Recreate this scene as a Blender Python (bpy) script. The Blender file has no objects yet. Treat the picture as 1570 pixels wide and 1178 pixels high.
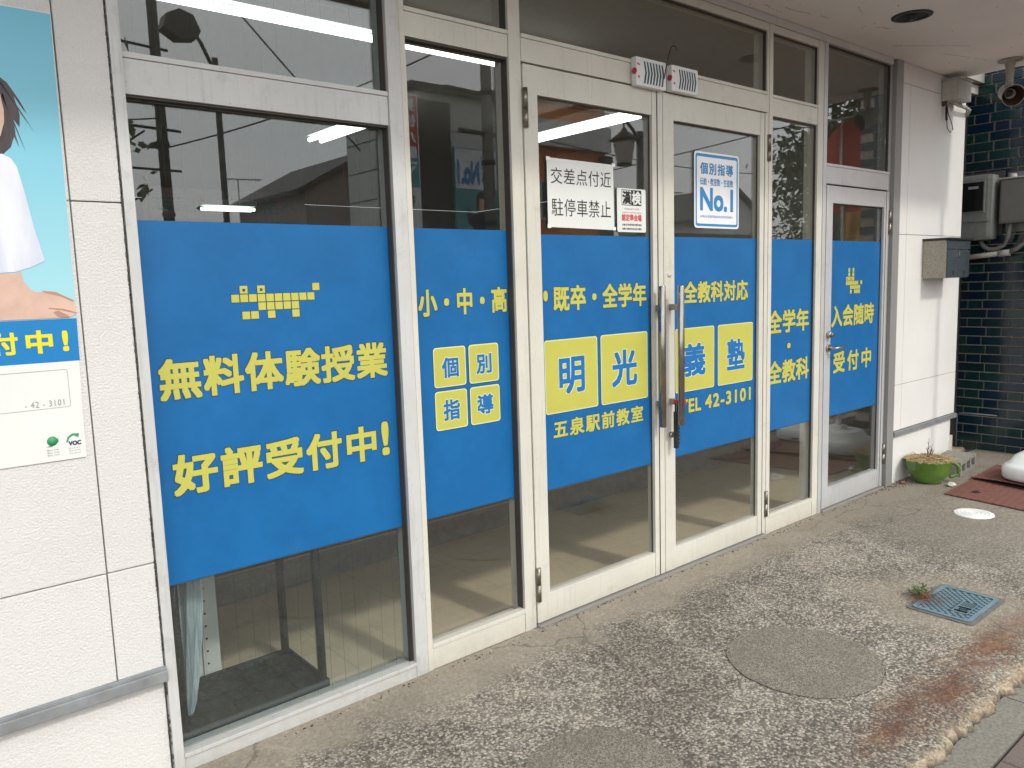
import bpy, bmesh, math, random
from mathutils import Vector, Matrix
random.seed(7)
SC = bpy.context.scene
COL = SC.collection
PI = math.pi

# ------------------------------------------------------------------ camera, sky, sun, exposure
cam_d = bpy.data.cameras.new('camera'); cam = bpy.data.objects.new('camera', cam_d); COL.objects.link(cam)
RT = Vector((0.76186575, -0.64698397, -0.03118208)); DN = Vector((-0.10451897, -0.07528332, -0.9916694)); FW = Vector((0.63924671, 0.75877808, -0.12497788))
m = Matrix.Identity(4)
for i in range(3):
    m[i][0] = RT[i]; m[i][1] = -DN[i]; m[i][2] = -FW[i]
m[0][3], m[1][3], m[2][3] = 0, -2.35, 1.42175
cam.matrix_world = m
cam_d.sensor_fit = 'HORIZONTAL'; cam_d.sensor_width = 36.0; cam_d.lens = 27.72
cam_d.clip_start = 0.05; cam_d.clip_end = 600
SC.camera = cam

SUN_EL = 42.5; SUN_AZ = 176.0
W = bpy.data.worlds.new('World'); SC.world = W; W.use_nodes = True
wn = W.node_tree.nodes; wl = W.node_tree.links
for n in list(wn): wn.remove(n)
sky = wn.new('ShaderNodeTexSky'); sky.sky_type = 'NISHITA'; sky.sun_disc = False
sky.sun_elevation = math.radians(SUN_EL); sky.sun_rotation = math.radians(SUN_AZ)
sky.air_density = 1.0; sky.dust_density = 4.0; sky.ozone_density = 1.0
# thin high overcast: the blue sky is covered by a pale grey, slightly uneven cloud sheet
tc = wn.new('ShaderNodeTexCoord'); cl = wn.new('ShaderNodeTexNoise'); cl.inputs['Scale'].default_value = 1.6; cl.inputs['Detail'].default_value = 4
rp = wn.new('ShaderNodeValToRGB'); rp.color_ramp.elements[0].position = .3; rp.color_ramp.elements[1].position = .75
rp.color_ramp.elements[0].color = (11.6, 12.1, 12.5, 1); rp.color_ramp.elements[1].color = (15.0, 15.2, 15.2, 1)
mx = wn.new('ShaderNodeMixRGB'); mx.inputs[0].default_value = .82
bg = wn.new('ShaderNodeBackground'); bg.inputs[1].default_value = 0.15
wo = wn.new('ShaderNodeOutputWorld')
wl.new(tc.outputs['Generated'], cl.inputs['Vector']); wl.new(cl.outputs['Fac'], rp.inputs[0])
wl.new(sky.outputs[0], mx.inputs[1]); wl.new(rp.outputs[0], mx.inputs[2]); wl.new(mx.outputs[0], bg.inputs[0]); wl.new(bg.outputs[0], wo.inputs[0])
sd = bpy.data.lights.new('sun', 'SUN'); sd.energy = 1.45; sd.angle = math.radians(5.0); sd.color = (1.0, .955, .88)
so = bpy.data.objects.new('sun', sd); COL.objects.link(so)
sv = Vector((math.cos(math.radians(SUN_EL)) * .07, -math.cos(math.radians(SUN_EL)), math.sin(math.radians(SUN_EL))))
so.rotation_euler = sv.to_track_quat('Z', 'Y').to_euler(); so.location = (0, -6, 8)
SC.view_settings.view_transform = 'Standard'; SC.view_settings.look = 'None'
SC.view_settings.exposure = 0.14; SC.view_settings.gamma = 1.0
try: SC.view_settings.use_curve_mapping = False
except Exception: pass
SC.render.engine = 'CYCLES'
SC.cycles.max_bounces = 10; SC.cycles.transparent_max_bounces = 24; SC.cycles.caustics_reflective = False
SC.cycles.use_denoising = True
SC.cycles.sample_clamp_indirect = 6.0

# ------------------------------------------------------------------ materials
def newmat(name):
    mt = bpy.data.materials.new(name); mt.use_nodes = True
    return mt, mt.node_tree, mt.node_tree.nodes['Principled BSDF']
def nd(nt, t, **kw):
    n = nt.nodes.new(t)
    for k, v in kw.items():
        if k.startswith('i_'):
            key = k[2:]; key = int(key) if key.isdigit() else key
            n.inputs[key].default_value = v
        else: setattr(n, k, v)
    return n
def ramp(nt, src, stops, interp='LINEAR'):
    r = nt.nodes.new('ShaderNodeValToRGB'); r.color_ramp.interpolation = interp
    e = r.color_ramp.elements
    while len(e) > 2: e.remove(e[-1])
    for i, (p, c) in enumerate(stops):
        if i > 1: e.new(p)
        e[i].position = p; e[i].color = (c[0], c[1], c[2], 1) if isinstance(c, (tuple, list)) else (c, c, c, 1)
    nt.links.new(src, r.inputs[0]); return r.outputs[0]
def mixc(nt, fac, a, b, mode='MIX'):
    n = nt.nodes.new('ShaderNodeMixRGB'); n.blend_type = mode
    for k, v in ((0, fac), (1, a), (2, b)):
        if hasattr(v, 'is_linked') or hasattr(v, 'links'): nt.links.new(v, n.inputs[k])
        elif k == 0: n.inputs[0].default_value = v
        else: n.inputs[k].default_value = (v[0], v[1], v[2], 1)
    return n.outputs[0]
def mth(nt, op, a, b=0.0, clamp=False):
    n = nt.nodes.new('ShaderNodeMath'); n.operation = op; n.use_clamp = clamp
    for k, v in ((0, a), (1, b)):
        if hasattr(v, 'links'): nt.links.new(v, n.inputs[k])
        else: n.inputs[k].default_value = v
    return n.outputs[0]
def pos(nt):
    return nt.nodes.new('ShaderNodeNewGeometry').outputs['Position']
def noise(nt, scale, detail=4, rough=.6, vec=None, dist=0):
    n = nd(nt, 'ShaderNodeTexNoise'); n.inputs['Scale'].default_value = scale; n.inputs['Detail'].default_value = detail
    n.inputs['Roughness'].default_value = rough; n.inputs['Distortion'].default_value = dist
    nt.links.new(vec if vec is not None else pos(nt), n.inputs['Vector']); return n.outputs['Fac']
def scaled(nt, sx, sy, sz):
    mp = nt.nodes.new('ShaderNodeMapping'); mp.inputs['Scale'].default_value = (sx, sy, sz)
    nt.links.new(pos(nt), mp.inputs['Vector']); return mp.outputs[0]
def bump(nt, p, h, strength=.3, dist=.01):
    b = nt.nodes.new('ShaderNodeBump'); b.inputs['Strength'].default_value = strength; b.inputs['Distance'].default_value = dist
    nt.links.new(h, b.inputs['Height']); nt.links.new(b.outputs[0], p.inputs['Normal'])
def simple(name, c, rough=.5, metal=0, var=.12, vs=6, bs=0, bscale=60, coat=0, emit=None, es=1, spec=None, vec_scale=None):
    mt, nt, p = newmat(name)
    p.inputs['Roughness'].default_value = rough; p.inputs['Metallic'].default_value = metal
    if coat: p.inputs['Coat Weight'].default_value = coat
    if spec is not None: p.inputs['Specular IOR Level'].default_value = spec
    if var:
        v = scaled(nt, *vec_scale) if vec_scale else None
        f = noise(nt, vs, 5, .65, v)
        lo = tuple(x * (1 - var) for x in c); hi = tuple(min(1, x * (1 + var)) for x in c)
        nt.links.new(ramp(nt, f, [(.3, lo), (.7, hi)]), p.inputs['Base Color'])
    else: p.inputs['Base Color'].default_value = (*c, 1)
    if bs: bump(nt, p, noise(nt, bscale, 3), bs, .004)
    if emit: p.inputs['Emission Color'].default_value = (*emit, 1); p.inputs['Emission Strength'].default_value = es
    return mt

def painted(name, c, rough=.45, metal=0.0, dirt=(.25, .22, .17), amt=.5, streak=True, speck=True):
    """coated metal section: faint vertical grime streaks, specks of dirt"""
    mt, nt, p = newmat(name)
    base = ramp(nt, noise(nt, 3, 4), [(.3, tuple(x * .93 for x in c)), (.7, tuple(min(1, x * 1.05) for x in c))])
    if streak:
        s = noise(nt, 1, 5, .7, scaled(nt, 45, 45, 2.5)); f = ramp(nt, s, [(.55, 0), (.78, amt * .6)])
        base = mixc(nt, f, base, dirt)
    if speck:
        s = noise(nt, 140, 2, .5); f2 = ramp(nt, s, [(.70, 0), (.76, amt)])
        base = mixc(nt, f2, base, dirt)
    g = noise(nt, 9, 6, .75); base = mixc(nt, ramp(nt, g, [(.56, 0), (.8, amt * .7)]), base, dirt)
    # splash grime close to the ground
    sz = nt.nodes.new('ShaderNodeSeparateXYZ'); nt.links.new(pos(nt), sz.inputs[0])
    low = mth(nt, 'SUBTRACT', .10, sz.outputs[2]); low = mth(nt, 'MULTIPLY', low, 9, True)
    low = mth(nt, 'MULTIPLY', low, noise(nt, 25, 5, .7), True)
    base = mixc(nt, mth(nt, 'MULTIPLY', low, .7), base, dirt)
    nt.links.new(base, p.inputs['Base Color'])
    p.inputs['Roughness'].default_value = rough; p.inputs['Metallic'].default_value = metal
    bump(nt, p, noise(nt, 120, 3), .06, .002)
    return mt

M = {}
M['cream'] = painted('cream_painted_aluminium', (.64, .62, .545))
M['silver'] = painted('anodised_silver_aluminium', (.56, .565, .57), .42, .25)
M['silver_old'] = painted('weathered_silver_aluminium', (.58, .585, .575), .55, .1, amt=.65)
M['jamb'] = painted('grey_weathered_jamb', (.33, .33, .32), .5, .3)
M['reveal'] = simple('dark_bronze_gasket', (.06, .052, .045), .6)
M['dark'] = simple('black_rubber', (.012, .012, .012), .7, var=0)
M['chrome'] = simple('chrome', (.34, .32, .29), .13, 1.0, var=.15, vs=20)
M['steel'] = simple('stainless_steel', (.42, .41, .38), .3, 1.0, vs=25)
M['hinge'] = simple('tarnished_hinge', (.24, .22, .18), .4, .9, var=.35, vs=60)
M['graymetal'] = simple('grey_zinc_channel', (.30, .315, .325), .5, .4, var=.2, vs=14)
M['black_plastic'] = simple('black_plastic', (.02, .02, .022), .35, var=0)
M['white_plastic'] = simple('white_plastic', (.72, .73, .72), .4, var=.05)
M['red'] = simple('red_plastic', (.5, .03, .05), .35, var=0)
M['teal_slot'] = simple('dark_teal_insert', (.02, .06, .08), .6, var=.1)
M['wire'] = simple('rusty_wire', (.10, .055, .035), .6, .4)

def m_film():
    mt, nt, p = newmat('blue_window_film')
    f = noise(nt, 5, 6, .7)
    c = ramp(nt, f, [(.25, (.006, .108, .30)), (.55, (.008, .130, .355)), (.8, (.012, .148, .395))])
    sc = noise(nt, 1, 5, .75, scaled(nt, 60, 60, 5)); c = mixc(nt, ramp(nt, sc, [(.66, 0), (.85, .10)]), c, (.30, .40, .52))
    c = mixc(nt, ramp(nt, noise(nt, 3.1, 7, .8), [(.60, 0), (.8, .09)]), c, (.30, .42, .55))
    nt.links.new(c, p.inputs['Base Color']); p.inputs['Roughness'].default_value = .38
    p.inputs['Specular IOR Level'].default_value = .35
    bump(nt, p, noise(nt, 14, 4), .05, .002); return mt
M['film'] = m_film()
M['yellow'] = simple('yellow_vinyl', (.52, .505, .095), .42, var=.05, vs=4)
M['pale_edge'] = simple('pale_vinyl_edge', (.66, .74, .48), .45, var=.05)
M['film_edge'] = simple('dark_vinyl_edge', (.02, .07, .12), .5, var=0)
M['ink_blue'] = simple('blue_vinyl_letters', (.008, .15, .42), .45, var=.08)

def m_glass(name, tint=(.955, .96, .95), dirt=.008, base=.052):
    mt, nt, p = newmat(name); nt.nodes.remove(p)
    out = nt.nodes['Material Output']
    g = nt.nodes.new('ShaderNodeNewGeometry')
    dp = nd(nt, 'ShaderNodeVectorMath', operation='DOT_PRODUCT'); nt.links.new(g.outputs['Incoming'], dp.inputs[0]); nt.links.new(g.outputs['Normal'], dp.inputs[1])
    c = mth(nt, 'ABSOLUTE', dp.outputs['Value']); one = mth(nt, 'SUBTRACT', 1.0, c); f = mth(nt, 'POWER', one, 5.0)
    fr = mth(nt, 'ADD', mth(nt, 'MULTIPLY', f, 1 - base), base, True)
    tr = nd(nt, 'ShaderNodeBsdfTransparent'); tr.inputs[0].default_value = (*tint, 1)
    gl = nd(nt, 'ShaderNodeBsdfGlossy'); gl.inputs['Roughness'].default_value = .004; gl.inputs[0].default_value = (1, 1, 1, 1)
    ms = nt.nodes.new('ShaderNodeMixShader'); nt.links.new(fr, ms.inputs[0]); nt.links.new(tr.outputs[0], ms.inputs[1]); nt.links.new(gl.outputs[0], ms.inputs[2])
    df = nd(nt, 'ShaderNodeBsdfDiffuse'); df.inputs[0].default_value = (.42, .42, .39, 1)
    sz = nt.nodes.new('ShaderNodeSeparateXYZ'); nt.links.new(pos(nt), sz.inputs[0])
    low = mth(nt, 'MULTIPLY', mth(nt, 'SUBTRACT', .38, sz.outputs[2]), .05, True)
    n1 = noise(nt, 1, 6, .75, scaled(nt, 40, 40, 7)); n2 = noise(nt, 220, 2, .5)
    d = mth(nt, 'MULTIPLY', mth(nt, 'ADD', n1, .35), dirt * 1.3)
    d = mth(nt, 'ADD', d, mth(nt, 'MULTIPLY', low, n1)); d = mth(nt, 'ADD', d, ramp(nt, n2, [(.74, 0), (.82, .05)]), True)
    m2 = nt.nodes.new('ShaderNodeMixShader'); nt.links.new(d, m2.inputs[0]); nt.links.new(ms.outputs[0], m2.inputs[1]); nt.links.new(df.outputs[0], m2.inputs[2])
    nt.links.new(m2.outputs[0], out.inputs['Surface']); return mt
M['glass'] = m_glass('window_glass')
M['glass_old'] = m_glass('old_wired_glass', (.91, .94, .94), .010, .062)

def m_stucco(name, c=(.78, .775, .75), sc=130, st=.55):
    mt, nt, p = newmat(name)
    f = noise(nt, 2.2, 5); col = ramp(nt, f, [(.3, tuple(x * .93 for x in c)), (.7, c)])
    blotch = noise(nt, 14, 7, .8); col = mixc(nt, ramp(nt, blotch, [(.62, 0), (.85, .35)]), col, (.42, .40, .34))
    sp = noise(nt, 90, 2); col = mixc(nt, ramp(nt, sp, [(.74, 0), (.78, .5)]), col, (.3, .27, .22))
    nt.links.new(col, p.inputs['Base Color']); p.inputs['Roughness'].default_value = .75
    h = noise(nt, sc, 4, .55); bump(nt, p, ramp(nt, h, [(.35, 0), (.62, 1)]), st, .006); return mt
M['stucco'] = m_stucco('white_roughcast', (.70, .69, .67), 170, .36)
M['pillar'] = m_stucco('smooth_white_render', (.74, .73, .705), 160, .12)
M['joint'] = simple('wall_joint', (.66, .64, .60), .8, vs=40, var=.35)
M['soffit'] = m_stucco('soffit_paint', (.84, .825, .79), 60, .15)

def m_apron():
    mt, nt, p = newmat('exposed_aggregate_concrete')
    P = pos(nt)
    def vor(scale, feat='F1', rnd=1.0):
        v = nd(nt, 'ShaderNodeTexVoronoi', feature=feat); v.inputs['Scale'].default_value = scale; v.inputs['Randomness'].default_value = rnd
        # warp a little so that the stones are not perfect cells
        nt.links.new(P, v.inputs['Vector']); return v
    v1 = vor(132); v2 = vor(270)
    sep = nt.nodes.new('ShaderNodeSeparateColor'); nt.links.new(v1.outputs['Color'], sep.inputs[0])
    sep2 = nt.nodes.new('ShaderNodeSeparateColor'); nt.links.new(v2.outputs['Color'], sep2.inputs[0])
    stone = ramp(nt, sep.outputs[0], [(.0, (.022, .020, .017)), (.28, (.060, .053, .044)), (.5, (.24, .215, .178)), (.72, (.46, .418, .352)), (1, (.70, .645, .56))])
    fine = ramp(nt, sep2.outputs[1], [(0, (.10, .09, .08)), (.5, (.26, .24, .205)), (1, (.48, .44, .38))])
    agg = mixc(nt, .28, stone, fine)
    # dirt between stones
    gap = ramp(nt, v1.outputs['Distance'], [(.35, 0), (.75, .55)]); agg = mixc(nt, gap, agg, (.09, .082, .07))
    # large scale: dark organic areas, bright worn areas
    big = noise(nt, 1.7, 6, .62, dist=.6); med = noise(nt, 6.5, 6, .7, dist=.4)
    comb = mth(nt, 'ADD', mth(nt, 'MULTIPLY', big, .65), mth(nt, 'MULTIPLY', med, .35))
    agg = mixc(nt, ramp(nt, comb, [(.38, .45), (.54, 0)]), agg, mixc(nt, .5, agg, (.09, .08, .065), 'MULTIPLY'))
    agg = mixc(nt, ramp(nt, comb, [(.36, .35), (.54, 0)]), agg, (.13, .115, .09))
    agg = mixc(nt, ramp(nt, comb, [(.50, 0), (.68, .28)]), agg, (.60, .54, .45))
    # laitance-white scuffs
    sc = noise(nt, 1, 6, .8, scaled(nt, 7, 22, 1)); fs = ramp(nt, sc, [(.60, 0), (.74, .5)])
    fs = mth(nt, 'MULTIPLY', fs, ramp(nt, sep.outputs[1], [(.3, 0), (.5, 1)])); agg = mixc(nt, fs, agg, (.62, .575, .49))
    s = nt.nodes.new('ShaderNodeSeparateXYZ'); nt.links.new(P, s.inputs[0]); X, Y = s.outputs[0], s.outputs[1]
    wob = noise(nt, 4, 5, .7); wobb = mth(nt, 'MULTIPLY', mth(nt, 'SUBTRACT', wob, .5), .5)
    # smooth trowelled strip at the foot of the frames
    yy = mth(nt, 'ADD', Y, wobb); smooth = ramp(nt, mth(nt, 'MULTIPLY', mth(nt, 'ADD', yy, .30), 4.0), [(.1, 0), (.55, 1)])
    cem = ramp(nt, noise(nt, 55, 6, .75), [(.3, (.22, .20, .165)), (.7, (.41, .375, .315))])
    cem = mixc(nt, ramp(nt, noise(nt, 5, 6, .7), [(.42, 0), (.7, .6)]), cem, (.19, .165, .125))
    agg = mixc(nt, mth(nt, 'MULTIPLY', smooth, .80), agg, cem)
    # darker, finer concrete towards the far end
    far = ramp(nt, mth(nt, 'MULTIPLY', mth(nt, 'SUBTRACT', mth(nt, 'ADD', X, wobb), 3.9), 1.0), [(0, 0), (.7, .65)])
    cem2 = ramp(nt, noise(nt, 60, 6, .75), [(.3, (.15, .132, .105)), (.7, (.31, .28, .23))])
    agg = mixc(nt, far, agg, cem2)
    # mortar ring around the meter lid
    dx = mth(nt, 'SUBTRACT', X, 3.50); dy = mth(nt, 'SUBTRACT', Y, -1.06)
    d = mth(nt, 'SQRT', mth(nt, 'ADD', mth(nt, 'MULTIPLY', dx, dx), mth(nt, 'MULTIPLY', dy, dy)))
    d = mth(nt, 'ADD', d, mth(nt, 'MULTIPLY', wobb, .35)); agg = mixc(nt, ramp(nt, d, [(.25, .6), (.42, 0)]), agg, ramp(nt, noise(nt, 80, 5, .8), [(.3, (.20, .175, .135)), (.7, (.36, .32, .26))]))
    # rust run along the street edge
    ry = mth(nt, 'ADD', Y, mth(nt, 'MULTIPLY', wobb, .5)); band = mth(nt, 'SUBTRACT', 1.0, mth(nt, 'MULTIPLY', mth(nt, 'ABSOLUTE', mth(nt, 'ADD', ry, 1.33)), 7.0), True)
    rx = mth(nt, 'SUBTRACT', 1.0, mth(nt, 'MULTIPLY', mth(nt, 'ABSOLUTE', mth(nt, 'SUBTRACT', X, 2.85)), 1.05), True)
    rm = mth(nt, 'MULTIPLY', mth(nt, 'MULTIPLY', band, mth(nt, 'MULTIPLY', rx, 1.8, True)), mth(nt, 'ADD', mth(nt, 'MULTIPLY', noise(nt, 5, 6, .8), 2.2), -.45), True)
    rust = ramp(nt, noise(nt, 11, 5, .7), [(.3, (.085, .035, .03)), (.5, (.17, .07, .035)), (.75, (.36, .19, .075))])
    rust = mixc(nt, .45, rust, mixc(nt, 1.0, rust, mixc(nt, .5, stone, (.5, .5, .5)), 'MULTIPLY'))
    agg = mixc(nt, ramp(nt, rm, [(.08, 0), (.6, .85)]), agg, rust)
    # worn pale lip
    lip = ramp(nt, mth(nt, 'ADD', Y, mth(nt, 'MULTIPLY', mth(nt, 'SUBTRACT', noise(nt, 14, 5, .8), .5), .18)), [(0, 0), (1, 1)])
    lipm = mth(nt, 'MULTIPLY', mth(nt, 'SUBTRACT', mth(nt, 'MULTIPLY', mth(nt, 'ADD', Y, mth(nt, 'MULTIPLY', mth(nt, 'SUBTRACT', noise(nt, 14, 5, .8), .5), .22)), -1.0), 1.425), 24, True)
    lipc = ramp(nt, noise(nt, 30, 5, .8), [(.30, (.07, .055, .04)), (.44, (.30, .22, .13)), (.56, (.48, .39, .27)), (.75, (.60, .55, .46))])
    agg = mixc(nt, mth(nt, 'MULTIPLY', mth(nt, 'MULTIPLY', lipm, ramp(nt, noise(nt, 5, 5, .8), [(.35, .35), (.6, 1)])), .85), agg, lipc)
    # hairline cracks
    w = nd(nt, 'ShaderNodeTexVoronoi', feature='DISTANCE_TO_EDGE'); w.inputs['Scale'].default_value = .75
    wv = nt.nodes.new('ShaderNodeVectorMath'); wv.operation = 'ADD'; nz = nd(nt, 'ShaderNodeTexNoise'); nz.inputs['Scale'].default_value = 7; nz.inputs['Detail'].default_value = 5
    nt.links.new(P, nz.inputs['Vector']); sc_ = nd(nt, 'ShaderNodeVectorMath', operation='SCALE'); nt.links.new(nz.outputs['Color'], sc_.inputs[0]); sc_.inputs['Scale'].default_value = .12
    nt.links.new(P, wv.inputs[0]); nt.links.new(sc_.outputs[0], wv.inputs[1]); nt.links.new(wv.outputs[0], w.inputs['Vector'])
    agg = mixc(nt, ramp(nt, w.outputs['Distance'], [(.0006, .55), (.0032, 0)]), agg, (.05, .045, .04))
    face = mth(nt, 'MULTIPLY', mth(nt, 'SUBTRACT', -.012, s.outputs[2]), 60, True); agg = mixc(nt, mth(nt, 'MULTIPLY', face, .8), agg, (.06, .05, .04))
    agg = mixc(nt, 1.0, agg, (.97, .945, .905), 'MULTIPLY')
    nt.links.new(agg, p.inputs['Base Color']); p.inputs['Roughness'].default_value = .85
    h = mth(nt, 'ADD', mth(nt, 'MULTIPLY', v1.outputs['Distance'], -.8), mth(nt, 'MULTIPLY', noise(nt, 300, 3), .5))
    h = mth(nt, 'MULTIPLY', h, mth(nt, 'SUBTRACT', 1.0, mth(nt, 'MULTIPLY', smooth, .7)))
    bump(nt, p, h, .5, .006); return mt
M['apron'] = m_apron()
def m_plug():
    mt, nt, p = newmat('plug_concrete')
    P = pos(nt); v = nd(nt, 'ShaderNodeTexVoronoi'); v.inputs['Scale'].default_value = 230; nt.links.new(P, v.inputs['Vector'])
    sep = nt.nodes.new('ShaderNodeSeparateColor'); nt.links.new(v.outputs['Color'], sep.inputs[0])
    c = ramp(nt, sep.outputs[0], [(0, (.08, .07, .056)), (.5, (.185, .165, .132)), (1, (.35, .31, .25))])
    c = mixc(nt, ramp(nt, noise(nt, 9, 5), [(.4, .4), (.6, .05)]), c, (.15, .13, .10))
    nt.links.new(c, p.inputs['Base Color']); p.inputs['Roughness'].default_value = .88
    bump(nt, p, noise(nt, 260, 3), .4, .004); return mt
M['plug'] = m_plug()
M['kerb'] = simple('kerb_concrete', (.19, .175, .145), .9, var=.35, vs=90, bs=.4, bscale=200)
def m_brick(name, a, b):
    mt, nt, p = newmat(name)
    oi = nt.nodes.new('ShaderNodeObjectInfo')
    c = mixc(nt, oi.outputs['Random'], a, b)
    v = noise(nt, 240, 3, .7); c = mixc(nt, ramp(nt, v, [(.35, .55), (.5, 0)]), c, (.05, .035, .03)); c = mixc(nt, ramp(nt, v, [(.6, 0), (.72, .35)]), c, (.42, .32, .28))
    c = mixc(nt, ramp(nt, noise(nt, 6, 5), [(.45, 0), (.7, .4)]), c, (.11, .09, .075))
    nt.links.new(c, p.inputs['Base Color']); p.inputs['Roughness'].default_value = .85; bump(nt, p, noise(nt, 220, 3), .45, .003); return mt
M['brick'] = m_brick('paving_brick', (.17, .085, .07), (.21, .13, .11))
M['brick_grey'] = m_brick('grey_paving_brick', (.14, .11, .095), (.17, .14, .12))
M['sand'] = simple('joint_sand', (.07, .06, .05), .95, var=.3, vs=60)
def m_tile():
    mt, nt, p = newmat('glazed_blue_tile')
    oi = nt.nodes.new('ShaderNodeObjectInfo')
    c = ramp(nt, oi.outputs['Random'], [(0, (0.0037, 0.0174, 0.0390)), (.3, (0.0037, 0.0217, 0.0364)), (.55, (0.0062, 0.0298, 0.0338)), (.8, (0.0099, 0.0403, 0.0322)), (1, (0.0062, 0.0174, 0.0260))])
    c = mixc(nt, ramp(nt, noise(nt, 22, 5, .6, dist=1), [(.4, 0), (.7, .7)]), c, (.003, .010, .028))
    nt.links.new(c, p.inputs['Base Color']); p.inputs['Roughness'].default_value = .16; p.inputs['Specular IOR Level'].default_value = .5
    bump(nt, p, noise(nt, 18, 3), .10, .01); return mt
M['tile'] = m_tile()
M['grout'] = simple('grout', (.42, .38, .31), .9, var=.2, vs=40)
def m_vinyl():
    mt, nt, p = newmat('tan_vinyl_floor')
    c = ramp(nt, noise(nt, 1.4, 5), [(.3, (.54, .455, .32)), (.7, (.64, .545, .40))])
    c = mixc(nt, ramp(nt, noise(nt, 1, 6, .8, scaled(nt, 90, 12, 1)), [(.60, 0), (.72, .45)]), c, (.17, .135, .09))
    c = mixc(nt, ramp(nt, noise(nt, 9, 6, .75), [(.55, 0), (.8, .45)]), c, (.20, .165, .11))
    b = nd(nt, 'ShaderNodeTexBrick', offset=0.0); b.inputs['Scale'].default_value = 1.0; b.inputs['Mortar Size'].default_value = .0016
    b.inputs['Brick Width'].default_value = .45; b.inputs['Row Height'].default_value = .45
    b.inputs['Color1'].default_value = (0, 0, 0, 1); b.inputs['Color2'].default_value = (0, 0, 0, 1); b.inputs['Mortar'].default_value = (1, 1, 1, 1)
    nt.links.new(pos(nt), b.inputs['Vector']); c = mixc(nt, mth(nt, 'MULTIPLY', b.outputs['Color'], .35), c, (.10, .08, .05))
    nt.links.new(c, p.inputs['Base Color']); p.inputs['Roughness'].default_value = .42; return mt
M['vinyl'] = m_vinyl()
M['riser'] = simple('grey_step_riser', (.15, .15, .145), .7, var=.2, vs=12)
M['nosing'] = simple('step_nosing', (.30, .27, .22), .6, var=.2)
M['carpet'] = simple('dark_brown_carpet', (.045, .032, .024), .95, var=.3, vs=40)
M['inwall'] = simple('interior_wall', (.38, .37, .33), .9, var=.06)
M['inceil'] = simple('interior_ceiling', (.46, .445, .40), .9, var=.06, vs=30)
M['lamp'] = simple('fluorescent_tube', (.9, .9, .9), .5, var=0, emit=(.95, 1.0, .93), es=3.6)
M['lamp_body'] = simple('lamp_body', (.75, .76, .74), .5, var=0)
M['darksteel'] = simple('dark_grey_steel', (.035, .04, .04), .5, .5, var=.25, vs=50)
M['tray'] = simple('grey_tray', (.03, .042, .044), .55, .2, var=.3, vs=30)
M['cabinet'] = simple('off_white_steel', (.66, .68, .63), .45, var=.05)
def m_umb():
    mt, nt, p = newmat('clear_vinyl_umbrella')
    c = ramp(nt, noise(nt, 1, 4, .6, scaled(nt, 90, 90, 4)), [(.3, (.30, .37, .40)), (.7, (.62, .70, .72))])
    nt.links.new(c, p.inputs['Base Color']); p.inputs['Roughness'].default_value = .25; p.inputs['Alpha'].default_value = .88; return mt
M['umbrella'] = m_umb()
M['paper'] = simple('white_paper', (.74, .76, .73), .6, var=.03)
M['ink'] = simple('black_ink', (.015, .015, .015), .6, var=0)
M['ink_red'] = simple('red_ink', (.62, .09, .08), .6, var=0)
M['grey_ink'] = simple('grey_ink', (.30, .30, .29), .6, var=0)
M['sign_white'] = simple('white_sign_vinyl', (.84, .86, .88), .35, var=.03)
M['sign_blue'] = simple('sign_blue', (.03, .24, .52), .4, var=.05)
M['green_ceramic'] = simple('green_glazed_ceramic', (.095, .19, .03), .25, var=.2, vs=12, coat=.3)
M['straw'] = simple('dry_straw', (.50, .38, .20), .9, var=.35, vs=70)
M['twig'] = simple('twig', (.09, .06, .045), .9)
M['block'] = simple('grey_concrete_block', (.24, .225, .195), .95, var=.3, vs=45, bs=.6, bscale=150)
M['rock'] = simple('pale_stone', (.55, .52, .46), .9, var=.2, vs=60)
M['mat'] = simple('red_brown_rubber_mat', (.155, .062, .046), .8, var=.25, vs=35, bs=.5, bscale=120)
M['lid'] = simple('faded_blue_lid', (.13, .205, .24), .55, var=.2, vs=18)
M['lid_dark'] = simple('lid_recess', (.025, .045, .05), .8, var=.3, vs=30)
M['lid_frame'] = simple('grey_lid_frame', (.12, .12, .11), .7, var=.25, vs=20)
M['leaf_small'] = simple('weed_leaf', (.055, .11, .02), .6, var=.4, vs=60)
M['leaf_dry'] = simple('dry_leaf', (.20, .09, .05), .8, var=.5, vs=90)
M['leaf'] = simple('tree_leaf', (.055, .085, .02), .5, var=.5, vs=2)
M['leaf_light'] = simple('shrub_leaf', (.12, .15, .03), .5, var=.4, vs=2)
M['bark'] = simple('bark', (.08, .065, .05), .95, var=.3, vs=10, bs=.6)
M['cap'] = simple('white_cap', (.78, .78, .74), .5, var=.06, vs=30)
M['box_beige'] = simple('speckled_beige_steel', (.33, .30, .25), .6, .3, var=.35, vs=110)
M['box_blue'] = simple('slate_blue_steel', (.075, .10, .115), .4, .5, var=.25, vs=50)
M['junction'] = simple('grey_junction_box', (.44, .43, .40), .6, var=.15, vs=30)
M['meter'] = simple('grey_meter_housing', (.20, .215, .20), .45, var=.12, vs=20)
M['meter_glass'] = simple('meter_window', (.012, .014, .015), .12, var=0)
M['elbox'] = simple('grey_electrical_box', (.135, .135, .13), .5, var=.1)
M['pvc'] = simple('grey_pvc_pipe', (.42, .41, .38), .5, var=.2, vs=25)
M['pvc_dark'] = simple('dark_grey_conduit', (.17, .175, .17), .5, var=.15)
M['cable'] = simple('black_cable', (.015, .015, .015), .6, var=0)
M['asphalt'] = simple('asphalt', (.085, .083, .08), .9, var=.3, vs=120, bs=.4, bscale=200)
M['pave'] = simple('pavement_slabs', (.28, .25, .22), .9, var=.3, vs=30)
M['roadpaint'] = simple('road_paint', (.75, .75, .72), .7, var=.15, vs=30)
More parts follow.
